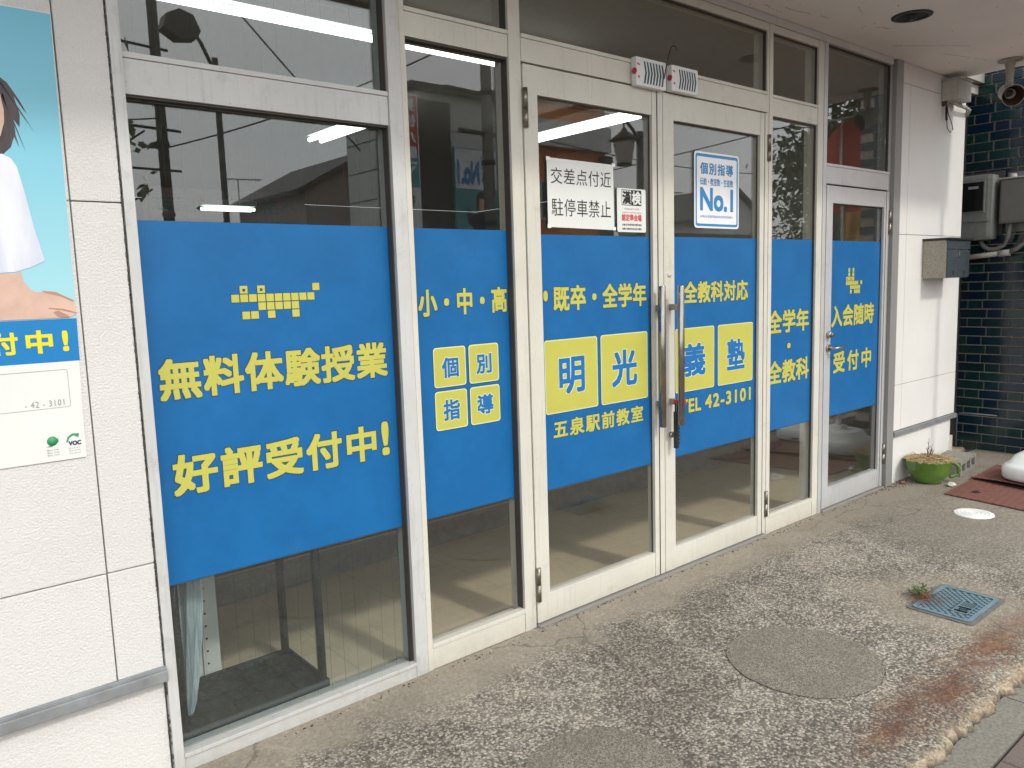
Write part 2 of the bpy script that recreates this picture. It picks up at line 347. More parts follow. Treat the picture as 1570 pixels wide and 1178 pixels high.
M['concrete'] = simple('pole_concrete', (.20, .195, .18), .9, var=.2, vs=10)
M['poledark'] = simple('brown_painted_pole', (.045, .035, .03), .5, .2, var=.2)
M['siding'] = simple('pale_siding', (.66, .66, .63), .8, var=.1)
M['siding_dark'] = simple('dark_wall', (.06, .058, .055), .8, var=.2)
M['roof'] = simple('grey_roof', (.07, .07, .07), .8, var=.3, vs=8)
M['orange'] = simple('orange_facade', (.78, .25, .07), .7, var=.15)
M['farwall'] = simple('plaster_wall', (.33, .32, .29), .85, var=.15)
M['winglass'] = simple('dark_far_glass', (.03, .035, .04), .1, var=0)
M['teal'] = simple('teal_print', (.10, .36, .36), .6, var=.1)
M['red_print'] = simple('red_print', (.55, .06, .05), .6, var=.1)
M['navy'] = simple('navy_print', (.015, .02, .06), .6, var=.1)
M['skin'] = simple('skin_print', (.72, .42, .30), .6, var=.08)
M['pink'] = simple('pink_paper', (.50, .36, .36), .8, var=.1)
M['banner_red'] = simple('red_banner_cloth', (.60, .035, .025), .75, var=.12, vs=3)
M['banner_green'] = simple('green_banner_cloth', (.10, .20, .03), .75, var=.3, vs=4)
M['banner_yellow'] = simple('yellow_banner_cloth', (.65, .33, .04), .75, var=.5, vs=6)
M['amber'] = simple('lantern_panel', (.45, .42, .33), .5, var=.1)
def m_poster_bg():
    mt, nt, p = newmat('sky_blue_print')
    sz = nt.nodes.new('ShaderNodeSeparateXYZ'); nt.links.new(pos(nt), sz.inputs[0])
    f = mth(nt, 'MULTIPLY', mth(nt, 'SUBTRACT', sz.outputs[2], 1.37), 1.3, True)
    c = ramp(nt, f, [(0, (.38, .68, .74)), (.5, (.22, .57, .70)), (1, (.13, .46, .62))])
    nt.links.new(c, p.inputs['Base Color']); p.inputs['Roughness'].default_value = .35; return mt
M['poster_bg'] = m_poster_bg()
M['hair'] = simple('hair_print', (.055, .04, .045), .4, var=.4, vec_scale=(70, 1, 8), vs=1)
def m_shirt():
    mt, nt, p = newmat('shirt_print')
    c = ramp(nt, noise(nt, 1, 3, .5, scaled(nt, 16, 1, 3)), [(.3, (.52, .56, .70)), (.55, (.74, .77, .84)), (.75, (.82, .84, .88))])
    nt.links.new(c, p.inputs['Base Color']); p.inputs['Roughness'].default_value = .35; return mt
M['shirt'] = m_shirt()
M['skin_soft'] = simple('skin_print_soft', (.66, .45, .36), .35, var=.16, vs=9)
M['skin_line'] = simple('skin_print_shade', (.42, .24, .18), .35, var=.1)
M['poster_blue'] = simple('poster_blue_band', (.004, .20, .50), .35, var=.03)
M['poster_yellow'] = simple('poster_yellow', (.80, .70, .02), .35, var=.03)
M['green_print'] = simple('green_print', (.04, .30, .12), .5, var=.1)
M['green_hose'] = simple('green_hose', (.03, .25, .12), .4, var=.1)

# ------------------------------------------------------------------ builders
class MB:
    def __init__(s): s.bm = bmesh.new()
    def box(s, a, b, bev=0.0):
        x0, y0, z0 = a; x1, y1, z1 = b
        r = bmesh.ops.create_cube(s.bm, size=1.0, matrix=Matrix.Translation(((x0+x1)/2, (y0+y1)/2, (z0+z1)/2)) @ Matrix.Diagonal((abs(x1-x0), abs(y1-y0), abs(z1-z0), 1)))
        if bev:
            es = list({e for v in r['verts'] for e in v.link_edges})
            bmesh.ops.bevel(s.bm, geom=es, offset=bev, segments=2, affect='EDGES', profile=.7)
        return s
    def tube(s, pts, r, n=10, caps=True):
        pts = [Vector(p) for p in pts]; rs = r if isinstance(r, (list, tuple)) else [r] * len(pts)
        rings = []; up = Vector((0, 0, 1))
        for i, p in enumerate(pts):
            t = (pts[min(i+1, len(pts)-1)] - pts[max(i-1, 0)]).normalized()
            a = up if abs(t.dot(up)) < .95 else Vector((1, 0, 0))
            u = t.cross(a).normalized(); v = t.cross(u).normalized()
            rings.append([s.bm.verts.new(p + (u * math.cos(2*PI*k/n) + v * math.sin(2*PI*k/n)) * rs[i]) for k in range(n)])
        for i in range(len(rings)-1):
            for k in range(n):
                f = s.bm.faces.new((rings[i][k], rings[i][(k+1) % n], rings[i+1][(k+1) % n], rings[i+1][k])); f.smooth = True
        if caps:
            s.bm.faces.new(rings[0][::-1]); s.bm.faces.new(rings[-1])
        return s
    def lathe(s, prof, c=(0, 0, 0), n=32, axis='Z', mat=None):
        rings = []
        for (r, z) in prof:
            rings.append([s.bm.verts.new((r*math.cos(2*PI*k/n), r*math.sin(2*PI*k/n), z)) for k in range(n)])
        vs = [v for rr in rings for v in rr]
        for i in range(len(rings)-1):
            for k in range(n):
                f = s.bm.faces.new((rings[i][k], rings[i][(k+1) % n], rings[i+1][(k+1) % n], rings[i+1][k])); f.smooth = True
        Mx = (mat if mat is not None else Matrix.Identity(4))
        bmesh.ops.transform(s.bm, matrix=Matrix.Translation(c) @ Mx, verts=vs)
        return s
    def prism(s, poly, y0, y1):
        """poly of (x,z) extruded along y"""
        a = [s.bm.verts.new((x, y0, z)) for x, z in poly]; b = [s.bm.verts.new((x, y1, z)) for x, z in poly]
        s.bm.faces.new(a); s.bm.faces.new(b[::-1])
        for i in range(len(poly)):
            j = (i+1) % len(poly); s.bm.faces.new((a[j], a[i], b[i], b[j]))
        return s
    def prismz(s, poly, z0, z1):
        a = [s.bm.verts.new((x, y, z0)) for x, y in poly]; b = [s.bm.verts.new((x, y, z1)) for x, y in poly]
        s.bm.faces.new(a[::-1]); s.bm.faces.new(b)
        for i in range(len(poly)):
            j = (i+1) % len(poly); s.bm.faces.new((a[i], a[j], b[j], b[i]))
        return s
    def quad(s, p): s.bm.faces.new([s.bm.verts.new(q) for q in p]); return s
    def xf(s, mat): bmesh.ops.transform(s.bm, matrix=mat, verts=s.bm.verts[:]); return s
    def build(s, name, mt, parent=None, origin=None):
        bmesh.ops.recalc_face_normals(s.bm, faces=s.bm.faces[:])
        me = bpy.data.meshes.new(name); s.bm.to_mesh(me); s.bm.free()
        return link(name, me, mt, parent)
def link(name, me, mt, parent=None):
    if mt is not None and not me.materials: me.materials.append(mt)
    o = bpy.data.objects.new(name, me); COL.objects.link(o)
    if parent is not None: attach(o, parent)
    return o
WLOC = {}
def attach(o, parent):
    o.parent = parent
    w = Vector(parent.location) if parent.get('_e') else Vector((0, 0, 0))
    o.matrix_parent_inverse = Matrix.Translation(-w)
def thing(name, label, cat, loc=(0, 0, 0), group=None):
    o = bpy.data.objects.new(name, None); COL.objects.link(o); o.location = loc; o.empty_display_size = .1
    o['_e'] = 1; o['label'] = label; o['category'] = cat
    if group: o['group'] = group
    return o
def tag(o, label, cat, group=None):
    o['label'] = label; o['category'] = cat
    if group: o['group'] = group
    return o
def struct(o): o['kind'] = 'structure'; return o
def bx(name, a, b, mt, parent=None, bev=0.0): return MB().box(a, b, bev).build(name, mt, parent)

_tc = {}
def text_mesh(s, off, sp):
    """flat glyph mesh; off = how much the strokes are fattened (in em), done by stacking shifted copies"""
    key = (s, sp)
    if key not in _tc:
        cu = bpy.data.curves.new('t', 'FONT'); cu.body = s; cu.size = 1; cu.space_character = sp; cu.resolution_u = 3; cu.fill_mode = 'BOTH'
        ob = bpy.data.objects.new('t', cu); COL.objects.link(ob)
        dg = bpy.context.evaluated_depsgraph_get(); dg.update()
        me = bpy.data.meshes.new_from_object(ob.evaluated_get(dg)); bpy.data.objects.remove(ob)
        _tc[key] = ([tuple(v.co) for v in me.vertices], [tuple(p.vertices) for p in me.polygons])
    V, F = _tc[key]
    if off <= .004: offs = [(0, 0)]
    else:
        offs = [(0, 0)] + [(off*a, off*b) for a, b in ((-1, -1), (0, -1), (1, -1), (1, 0), (1, 1), (0, 1), (-1, 1), (-1, 0))]
    VV, FF = [], []
    for i, (dx, dy) in enumerate(offs):
        b = len(VV); VV += [(x+dx, y+dy, i*.00002) for x, y, z in V]; FF += [tuple(q+b for q in f) for f in F]
    me = bpy.data.meshes.new('letters'); me.from_pydata(VV, [], FF); return me
def text(s, box, y, mt, parent, off=.012, sp=1.0, name='lettering', flip=False, axis='y', thick=.0003):
    """writing fitted to box = x0,x1,z0,z1 on a plane facing -y (or facing +y when flip, or +-x when axis='x')"""
    me = text_mesh(s, off, sp); vs = me.vertices
    if not len(vs): return None
    x0 = min(v.co.x for v in vs); x1 = max(v.co.x for v in vs); y0 = min(v.co.y for v in vs); y1 = max(v.co.y for v in vs)
    for v in vs:
        u = (v.co.x - x0) / max(x1 - x0, 1e-6); w = (v.co.y - y0) / max(y1 - y0, 1e-6)
        if flip: u = 1 - u
        a = box[0] + u * (box[1] - box[0]); z = box[2] + w * (box[3] - box[2])
        v.co = (a, y-v.co.z, z) if axis == 'y' else (y-v.co.z, a, z)
    me.materials.clear(); return link(name, me, mt, parent)
def rect_round(x0, x1, z0, z1, r, n=5):
    P = []
    for cx, cz, a0 in ((x1-r, z0+r, -90), (x1-r, z1-r, 0), (x0+r, z1-r, 90), (x0+r, z0+r, 180)):
        for k in range(n+1):
            a = math.radians(a0 + 90*k/n); P.append((cx + r*math.cos(a), cz + r*math.sin(a)))
    return P

# ------------------------------------------------------------------ ground
from mathutils import noise as mnoise
def edge_n(x, s): return 1.1*mnoise.noise(Vector((x*7, s*9.1, 0))) + .9*mnoise.noise(Vector((x*24, s*3.7, 2))) + .55*mnoise.noise(Vector((x*70, s, 5)))
def build_apron():
    bm = bmesh.new(); x0, x1 = -4.0, 6.83; n = 900; rows = []
    for i in range(n+1):
        x = x0 + (x1-x0)*i/n; e = edge_n(x, 1.3); e2 = edge_n(x*1.7, 4.1)
        ys = [(.0, 0), (-.4, 0), (-.9, 0), (-1.30, 0), (-1.40, -.001), (-1.450+.020*e, -.004+.005*e2), (-1.468+.028*e, -.012+.006*e2), (-1.477+.028*e, -.033), (-1.480+.028*e, -.12)]
        rows.append([bm.verts.new((x, y, z)) for y, z in ys])
    for i in range(n):
        for k in range(len(rows[0])-1): bm.faces.new((rows[i][k], rows[i][k+1], rows[i+1][k+1], rows[i+1][k]))
    bmesh.ops.recalc_face_normals(bm, faces=bm.faces[:])
    me = bpy.data.meshes.new('concrete_apron'); bm.to_mesh(me); bm.free()
    return struct(link('concrete_apron', me, M['apron']))
build_apron()
ground = struct(bx('ground', (-150, -150, -.30), (150, 150, -.16), M['asphalt']))
struct(bx('road', (-80, -10.5, -.15), (80, -4.3, -.135), M['asphalt']))
kerb = struct(bx('kerb_strip', (-6, -1.585, -.10), (10, -1.47, -.031), M['kerb']))
for i in range(17): bx('kerb_joint', (-5.2+i*.9, -1.584, -.032), (-5.197+i*.9, -1.48, -.0302), M['dark'], kerb)
sw = struct(bx('sidewalk', (-80, -4.15, -.14), (80, -1.587, -.045), M['sand']))
struct(bx('road_kerb', (-80, -4.3, -.14), (80, -4.15, -.03), M['kerb']))
struct(bx('far_sidewalk', (-80, -13.5, -.14), (80, -10.5, -.02), M['pave']))
struct(bx('road_line', (-80, -4.75, -.134), (80, -4.63, -.131), M['roadpaint']))
# pavers: one soldier course of grey ones, then red-brown running bond
def paver(w, d):
    bm = bmesh.new(); bmesh.ops.create_cube(bm, size=1, matrix=Matrix.Diagonal((w-.005, d-.005, .05, 1)))
    bmesh.ops.bevel(bm, geom=[e for e in bm.edges if all(v.co.z > 0 for v in e.verts)], offset=.0035, segments=1, affect='EDGES')
    me = bpy.data.meshes.new('brick'); bm.to_mesh(me); bm.free(); return me
pm1 = paver(.30, .085); pm1.materials.append(M['brick_grey']); pm2 = paver(.20, .10); pm2.materials.append(M['brick'])
for i in range(16):
    o = bpy.data.objects.new('brick', pm1); COL.objects.link(o); o.parent = sw
    o.location = (1.15 + i*.30, -1.632, -.057 + random.uniform(-.0012, .0012))
for r in range(15):
    for i in range(18):
        o = bpy.data.objects.new('brick', pm2); COL.objects.link(o); o.parent = sw
        o.location = (1.2 + i*.20 + (.1 if r % 2 else 0), -1.727 - r*.10, -.057 + random.uniform(-.0015, .0015))
rest = MB()
for r in range(24):
    y = -1.727 - r*.10
    if y < -4.1: break
    for i in range(-20, 60):
        x = 1.2 + i*.20 + (.1 if r % 2 else 0)
        if r < 15 and 0 <= i < 18: continue
        rest.box((x-.0975, y-.0475, -.08), (x+.0975, y+.0475, -.032))
o = rest.build('brick_field', M['brick'], sw); o['kind'] = 'stuff'

# round concrete plugs let into the apron
def plug(c, r, seed, lab):
    rnd = random.Random(seed); n = 72; base = [r*(1 + .008*math.sin(3*a*2*PI/n+seed) + rnd.uniform(-.006, .006)) for a in range(n)]
    t = thing('concrete_plug', lab, 'manhole patch', (c[0], c[1], 0))
    P = [(c[0]+base[k]*math.cos(2*PI*k/n), c[1]+base[k]*math.sin(2*PI*k/n)) for k in range(n)]
    MB().prismz(P, -.02, .0042).build('plug_face', M['plug'], t)
    g = MB()
    for k in range(n):
        a_ = 2*PI*k/n
        if not (2.6 < a_ < 5.2) or rnd.random() < .12: continue
        a, b = 2*PI*k/n, 2*PI*(k+1)/n; w = rnd.uniform(.0010, .0036)
        q = [(c[0]+(base[k])*math.cos(a), c[1]+(base[k])*math.sin(a), .0012), (c[0]+(base[(k+1) % n])*math.cos(b), c[1]+(base[(k+1) % n])*math.sin(b), .0012),
             (c[0]+(base[(k+1) % n]+w)*math.cos(b), c[1]+(base[(k+1) % n]+w)*math.sin(b), .0012), (c[0]+(base[k]+w)*math.cos(a), c[1]+(base[k]+w)*math.sin(a), .0012)]
        g.quad(q)
    o = g.build('rim_crack', M['dark'], t); o['kind'] = 'stuff'
plug((2.60, -.90), .275, 2, 'large round concrete patch with a dark crack rim between the doors and the rusty edge')
plug((1.55, -.87), .235, 5, 'partly seen round concrete patch at the bottom edge nearest the viewer')

# ------------------------------------------------------------------ shop interior (structure)
struct(bx('interior_floor', (-.5, .085, -.12), (9, 1.17, .001), M['vinyl']))
step = struct(bx('interior_step', (-.5, 1.17, -.12), (9, 9.2, .140), M['riser']))
bx('step_nosing', (-.5, 1.160, .141), (9, 1.215, .149), M['nosing'], step)
struct(bx('raised_floor', (-.5, 1.216, .141), (9, 9.2, .146), M['carpet']))
struct(bx('interior_ceiling', (-.5, .09, 2.752), (9, 9.2, 2.82), M['inceil']))
struct(bx('interior_back_wall', (-.5, 9.2, 0), (9, 9.3, 2.75), M['inwall']))
struct(bx('interior_left_wall', (-.6, .09, 0), (-.5, 9.2, 2.75), M['inwall']))
struct(bx('interior_right_wall', (9.0, .09, 0), (9.1, 9.2, 2.75), M['inwall']))
struct(bx('roof_slab', (-.6, .05, 2.83), (9.1, 9.3, 3.1), M['inwall']))
struct(bx('interior_partition', (5.9, .3, .0), (6.0, 3.8, 2.75), M['inwall']))

def ceiling_lamp(a, b, lab, twin=False):
    d = (Vector(b) - Vector(a)); L = d.length; u = d.normalized(); v = Vector((-u.y, u.x, 0))
    t = thing('ceiling_lamp', lab, 'ceiling lamp', a, 'fluorescent lamps under the classroom ceiling')
    c = (Vector(a) + Vector(b)) / 2
    def obox(hl, hw, z0, z1, name, mt):
        mb = MB(); P = [c + u*sx*hl + v*sy*hw for sx, sy in ((-1, -1), (1, -1), (1, 1), (-1, 1))]
        mb.prismz([(p.x, p.y) for p in P], z0, z1); return mb.build(name, mt, t)
    z = a[2]
    obox(L/2, .07 if twin else .028, z+.03, z+.09, 'lamp_body', M['lamp_body'])
    for s in ((-1, 1) if twin else (0,)):
        e0 = Vector(a) + v*s*.05 + u*.02; e1 = Vector(b) + v*s*.05 - u*.02
        MB().tube([e0, e1], .017, 10).build('tube', M['lamp'], t)
ceiling_lamp((.95, 1.04, 2.6), (2.15, 1.04, 2.6), 'single tube lamp seen through the transom above the widest pane')
ceiling_lamp((2.19, 1.04, 2.6), (3.39, 1.04, 2.6), 'single tube lamp seen at the top of the second narrow pane')
ceiling_lamp((3.0, 2.3, 2.6), (3.0, 3.55, 2.6), 'twin tube lamp at the upper right corner of the widest pane', True)
ceiling_lamp((4.5, 1.5, 2.6), (4.5, 2.75, 2.6), 'twin tube lamp above the parking notice behind the left door leaf', True)
ceiling_lamp((2.93, 6.0, 2.3), (3.50, 6.0, 2.3), 'small far lamp just above the blue film of the widest pane', True)

# pink banner hanging inside
t = thing('paper_banner', 'pink paper banner with teal letters hanging at the back of the classroom', 'banner', (3.1, 7.0, 2.3))
for k, (s, x) in enumerate((('志望校', 2.75), ('合格へ', 3.75))):
    b = bx('banner_sheet', (x-.10, 7.0, 2.28), (x+.82, 7.004, 2.62), M['pink'], t)
    text(s, (x, x+.72, 2.36, 2.54), 6.997, M['teal'], b, .01)

# ------------------------------------------------------------------ left wall
wl_ = thing('roughcast_wall', 'white roughcast wall at far left with a poster and grey drip channel', 'wall', (0, 0, 0))
G = .0016
def panel(x0, x1, z0, z1, y=-.006, mt='stucco', par=wl_):
    return bx('wall_panel', (x0+G, y, z0+G), (x1-G, .10, z1-G), M[mt], par, .004)
for (x0, x1) in ((-4.0, -3.3), (-3.3, -2.5), (-2.5, -1.6), (-1.6, -.9), (-.9, -.2), (-.2, .487), (.487, .613)):
    for (z0, z1) in ((.345, .662), (.662, 1.675), (1.675, 2.75)): panel(x0, x1, z0, z1)
bx('wall_core', (-4.0, .012, -.1), (.612, .13, 2.75), M['joint'], wl_)
panel(-4.0, .612, -.12, .318, .004)
MB().box((-4.0, -.030, .310), (.6155, .0, .343), .003).box((-4.0, -.022, .3435), (.6155, .0, .350)).build('drip_channel', M['graymetal'], wl_)
# dirty caulk line along the jamb
cb = MB()
for i in range(300):
    z = .0 + i*.0092 + random.uniform(-.002, .002)
    if random.random() < .35: continue
    cb.box((.6105+random.uniform(-.001, .0005), -.0075, z), (.6145+random.uniform(-.0008, .001), -.004, z+random.uniform(.004, .011)))
cb.build('caulk_line', M['reveal'], wl_)

# poster
ps = thing('poster', 'tall glossy poster with a dark haired girl in white shirt on the roughcast wall', 'poster', (.1, -.012, 1.0))
yp = -.0105
MB().prism([(-.24, 2.141), (.484, 2.139), (.479, 1.75), (.474, 1.40), (.466, 1.12), (.465, .998), (-.24, 1.0)], yp, -.007).build('poster_sheet', M['paper'], ps)
def flat(poly, k, name, mt, par=ps):
    y = yp - .0004*k
    return MB().prism(poly, y, y+.0003).build(name, mt, par)
pic = flat([(-.24, 2.139), (.4825, 2.137), (.4735, 1.371), (-.24, 1.371)], 1, 'photo_print', M['poster_bg'])
flat([(-.24, 1.370), (.4735, 1.370), (.4715, 1.258), (-.24, 1.262)], 1, 'blue_band', M['poster_blue'])
# the figure: cropped by the picture edge, only sleeve, hair, forearm and hands show
girl = flat([(-.02, 1.84), (-.04, 1.93), (-.01, 2.03), (.07, 2.085), (.17, 2.09), (.27, 2.04), (.335, 1.985), (.372, 1.955), (.395, 1.915), (.408, 1.885), (.400, 1.895), (.383, 1.925), (.392, 1.88), (.389, 1.85), (.377, 1.868), (.379, 1.835), (.371, 1.815), (.366, 1.80), (.352, 1.786), (.345, 1.778), (.30, 1.775), (.02, 1.775)], 2, 'hair', M['hair'], ps)
for (a, b, c) in (((.350, 1.975), (.420, 1.842), (.352, 1.962)), ((.356, 1.95), (.397, 1.79), (.352, 1.94)), ((.36, 1.93), (.384, 1.80), (.350, 1.90)), ((.345, 1.98), (.409, 1.86), (.35, 1.96))):
    flat([a, b, c], 3, 'hair_strand', M['hair'])
flat([(.03, 1.95), (.12, 1.985), (.25, 1.975), (.330, 1.95), (.357, 1.925), (.3595, 1.90), (.357, 1.86), (.346, 1.825), (.28, 1.79), (.19, 1.775), (.10, 1.79), (.04, 1.84), (.02, 1.90)], 4, 'face', M['skin_soft'])
flat([(.352, 1.945), (.3655, 1.89), (.362, 1.80), (.345, 1.785), (.352, 1.83), (.360, 1.88)], 5, 'hair_lock', M['hair'])
flat([(-.235, 1.66), (-.12, 1.73), (.06, 1.77), (.30, 1.775), (.345, 1.782), (.363, 1.772), (.374, 1.752), (.385, 1.69), (.398, 1.60), (.4135, 1.520), (.385, 1.505), (.345, 1.492), (.30, 1.49), (-.235, 1.42)], 5, 'shirt', M['shirt'])
flat([(-.238, 1.486), (.345, 1.489), (.358, 1.492), (.361, 1.470), (.375, 1.448), (.39, 1.438), (.372, 1.395), (-.238, 1.372)], 4, 'forearm', M['skin_soft'])
flat([(.30, 1.445), (.368, 1.441), (.402, 1.441), (.425, 1.436), (.452, 1.424), (.4705, 1.413), (.4735, 1.400), (.4725, 1.379), (.455, 1.3725), (-.238, 1.3725), (-.238, 1.43)], 6, 'hand', M['skin_soft'])
flat([(.40, 1.444), (.43, 1.440), (.4705, 1.417), (.4705, 1.412), (.44, 1.428), (.405, 1.438)], 7, 'finger', M['skin_line'])
flat([(.412, 1.400), (.445, 1.396), (.474, 1.385), (.474, 1.382), (.44, 1.392), (.41, 1.397)], 7, 'finger', M['skin_line'])
flat([(.420, 1.388), (.432, 1.392), (.452, 1.380), (.458, 1.374), (.455, 1.3727), (.437, 1.3727), (.428, 1.377)], 7, 'finger', M['skin_line'])
for ex in (.12, .26): flat([(ex-.022, 1.893), (ex-.008, 1.902), (ex+.010, 1.902), (ex+.022, 1.893), (ex+.008, 1.886), (ex-.008, 1.886)], 6, 'eye', M['hair'])
flat([(.155, 1.822), (.19, 1.828), (.225, 1.822), (.205, 1.812), (.175, 1.812)], 6, 'mouth', M['skin_line'])
for s, b in (('受', (.193, .252, 1.284, 1.342)), ('付', (.277, .335, 1.284, 1.341)), ('中', (.352, .413, 1.283, 1.343)), ('!', (.435, .449, 1.285, 1.339))):
    text(s, b, yp-.0013, M['poster_yellow'], ps, .035)
# outlined contact box, handwritten number
fr = MB(); P1 = rect_round(-.19, .4395, 1.138, 1.238, .006); P2 = rect_round(-.189, .4385, 1.139, 1.237, .005)
for i in range(len(P1)):
    j = (i+1) % len(P1); fr.quad([(P1[i][0], yp-.0009, P1[i][1]), (P1[j][0], yp-.0009, P1[j][1]), (P2[j][0], yp-.0009, P2[j][1]), (P2[i][0], yp-.0009, P2[i][1])])
fr.build('contact_box', M['grey_ink'], ps)
text('- 42 - 3101', (.335, .425, 1.144, 1.160), yp-.0012, M['grey_ink'], ps, -.005, 1.15)
lg = MB(); lg.lathe([(.001, 0), (.0125, 0), (.0125, .0003), (.001, .0003)], (.388, yp-.001, 1.052), 20, mat=Matrix.Rotation(PI/2, 4, 'X')); lg.build('eco_emblem', M['green_print'], ps)
flat([(.373, 1.038), (.385, 1.037), (.402, 1.048), (.402, 1.060), (.393, 1.045), (.383, 1.041)], 3, 'emblem_leaf', M['green_print'])
flat([(.419, 1.043), (.424, 1.058), (.436, 1.066), (.452, 1.064), (.449, 1.054), (.438, 1.061), (.428, 1.055), (.424, 1.045)], 3, 'emblem_leaf', M['green_print'])
text('VOC', (.425, .455, 1.034, 1.046), yp-.0014, M['navy'], ps, .04)
for k in range(3):
    text('Bio Ink', (.374, .402, 1.027-.007*k, 1.031-.007*k), yp-.0012, M['grey_ink'], ps, 0); text('dry print', (.424, .452, 1.025-.007*k, 1.029-.007*k), yp-.0012, M['grey_ink'], ps, 0)

# ------------------------------------------------------------------ shop front frames
D = .085
fr_t = thing('shopfront_frame', 'cream and silver aluminium framework of posts and head rails', 'window frame', (0, 0, 0))
def fb(name, x0, x1, z0, z1, mt, y0=0.0, y1=D, bev=.0022, par=None): return bx(name, (x0, y0, z0), (x1, y1, z1), M[mt], par or fr_t, bev)
fb('jamb', .616, .645, 0, 2.75, 'silver_old', -.012)
fb('post', 1.477, 1.529, 0, 2.71, 'silver_old', -.004); fb('post', 1.531, 1.553, 0, 2.71, 'cream', -.001)
fb('post', 2.014, 2.056, 0, 2.71, 'cream'); fb('post', 2.0575, 2.076, 0, 2.71, 'cream', .003)
fb('post', 3.770, 3.786, 0, 2.71, 'cream', .003); fb('post', 3.7875, 3.820, 0, 2.71, 'cream')
fb('post', 4.280, 4.338, 0, 2.71, 'cream'); fb('post', 4.340, 4.378, 0, 2.71, 'silver', -.003)
fb('jamb', 5.172, 5.212, 0, 2.73, 'jamb', .012); fb('jamb', 5.2135, 5.306, 0, 2.75, 'jamb', -.012)
# head
for a, b in ((1.553, 2.014), (2.076, 3.770), (3.820, 4.280)): fb('head_rail', a+.001, b-.001, 2.672, 2.709, 'cream', .002)
fb('head_channel', .645, 5.172, 2.711, 2.749, 'silver_old', -.006)
# mid rails
def midrail(x0, x1, z0, z1, mt, y=.004):
    fb('mid_rail', x0+.001, x1-.001, z0, z1-.016, mt, y); fb('rail_lip', x0+.001, x1-.001, z1-.015, z1, mt, y-.004)
midrail(.645, 1.477, 1.967, 2.077, 'silver_old'); midrail(1.553, 2.014, 2.271, 2.368, 'cream'); midrail(2.076, 3.770, 2.266, 2.368, 'cream', .0)
midrail(3.820, 4.280, 2.255, 2.362, 'cream'); midrail(4.378, 5.172, 1.943, 2.056, 'silver')
# sills
fb('sill', .646, 1.476, 0, .043, 'silver_old', -.004, .04); fb('sill_lip', .646, 1.476, .045, .058, 'silver_old', -.010, .018)
fb('sill_ledge', .646, 1.476, .0, .046, 'silver_old', .041, .085)
fb('sill', 1.554, 2.013, 0, .082, 'cream', .002, D); fb('sill_lip', 1.554, 2.013, .0835, .100, 'cream', -.002, .03)
fb('sill', 3.821, 4.279, 0, .088, 'cream', .002, D); fb('sill_lip', 3.821, 4.279, .0895, .108, 'cream', -.002, .02)
fb('threshold', 2.077, 3.769, 0, .012, 'jamb', -.02, D); fb('threshold', 4.379, 5.171, 0, .012, 'jamb', -.02, D)

REV = .013
def glazing(par, x0, x1, z0, z1, g, mt='glass', wires=False):
    """glass pane with dark gasket reveals"""
    r = MB()
    r.box((x0+.0005, .012, z0+.0005), (x0+.004, g-.001, z1-.0005)); r.box((x1-.004, .012, z0+.0005), (x1-.0005, g-.001, z1-.0005)); r.box((x0+.0045, .012, z1-.006), (x1-.0045, g-.001, z1-.0005))
    r.build('gasket', M['reveal'], par)
    p = bx('glass_pane', (x0+.001, g, z0+.001), (x1-.001, g+.005, z1-.001), M[mt], par)
    if wires:
        w = MB(); n = int((x1-x0)/.052)
        for i in range(1, n): w.box((x0+i*.052-.00025, g+.0052, z0+.002), (x0+i*.052+.00025, g+.0056, z1-.002))
        w.build('glass_wires', M['cable'], par)
    return p
def window(lab, x0, x1, z0, z1, g, mt='glass', wires=False, name='window', cat='window'):
    t = thing(name, lab, cat, ((x0+x1)/2, g, z0)); glazing(t, x0, x1, z0, z1, g, mt, wires); return t
w1 = window('widest fixed wired pane left of the doors, covered by blue film with yellow writing', .645, 1.477, .05, 1.967, .045, 'glass_old', True)
window('transom pane over the widest window, street lamp mirrored in it', .645, 1.477, 2.078, 2.709, .045, 'glass_old', True, 'transom_window', 'transom window')
w2 = window('narrow fixed pane with four yellow squares on its blue film', 1.553, 2.014, .10, 2.270, .045)
window('short transom pane over the narrow pane with four yellow squares', 1.553, 2.014, 2.369, 2.671, .045, name='transom_window', cat='transom window')
window('long transom pane above both double door leaves', 2.076, 3.770, 2.369, 2.671, .03, name='transom_window', cat='transom window')
w5 = window('narrowest fixed pane between double doors and single door, leaves mirrored in it', 3.820, 4.280, .108, 2.254, .025)
window('small transom pane above the narrowest pane', 3.820, 4.280, 2.363, 2.671, .025, name='transom_window', cat='transom window')
window('transom pane above the single silver door, red banner mirrored in it', 4.378, 5.172, 2.057, 2.709, .03, name='transom_window', cat='transom window')

# ------------------------------------------------------------------ blue films with lettering
def film(par, x0, x1, z0, z1, g):
    f = bx('blue_film', (x0, g-.0022, z0), (x1, g-.0002, z1), M['film'], par)
    bx('film_hem', (x0, g-.0018, z0-.004), (x1, g-.0004, z0-.0002), M['film_edge'], par); return f
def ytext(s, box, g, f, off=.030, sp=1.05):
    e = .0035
    text(s, (box[0]-e, box[1]+e, box[2]-e, box[3]+e), g-.0026, M['film_edge'], f, off+.018, sp, 'letter_outline')  # dark vinyl outline, a little wider than the letters on every side
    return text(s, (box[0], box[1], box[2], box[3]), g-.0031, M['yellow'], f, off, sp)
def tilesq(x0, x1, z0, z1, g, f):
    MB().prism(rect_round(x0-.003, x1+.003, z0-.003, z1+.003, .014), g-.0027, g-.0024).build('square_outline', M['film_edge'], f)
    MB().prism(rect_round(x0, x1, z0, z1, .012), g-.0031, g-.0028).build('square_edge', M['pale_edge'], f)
    return MB().prism(rect_round(x0+.004, x1-.004, z0+.004, z1-.004, .010), g-.0035, g-.0032).build('yellow_square', M['yellow'], f)
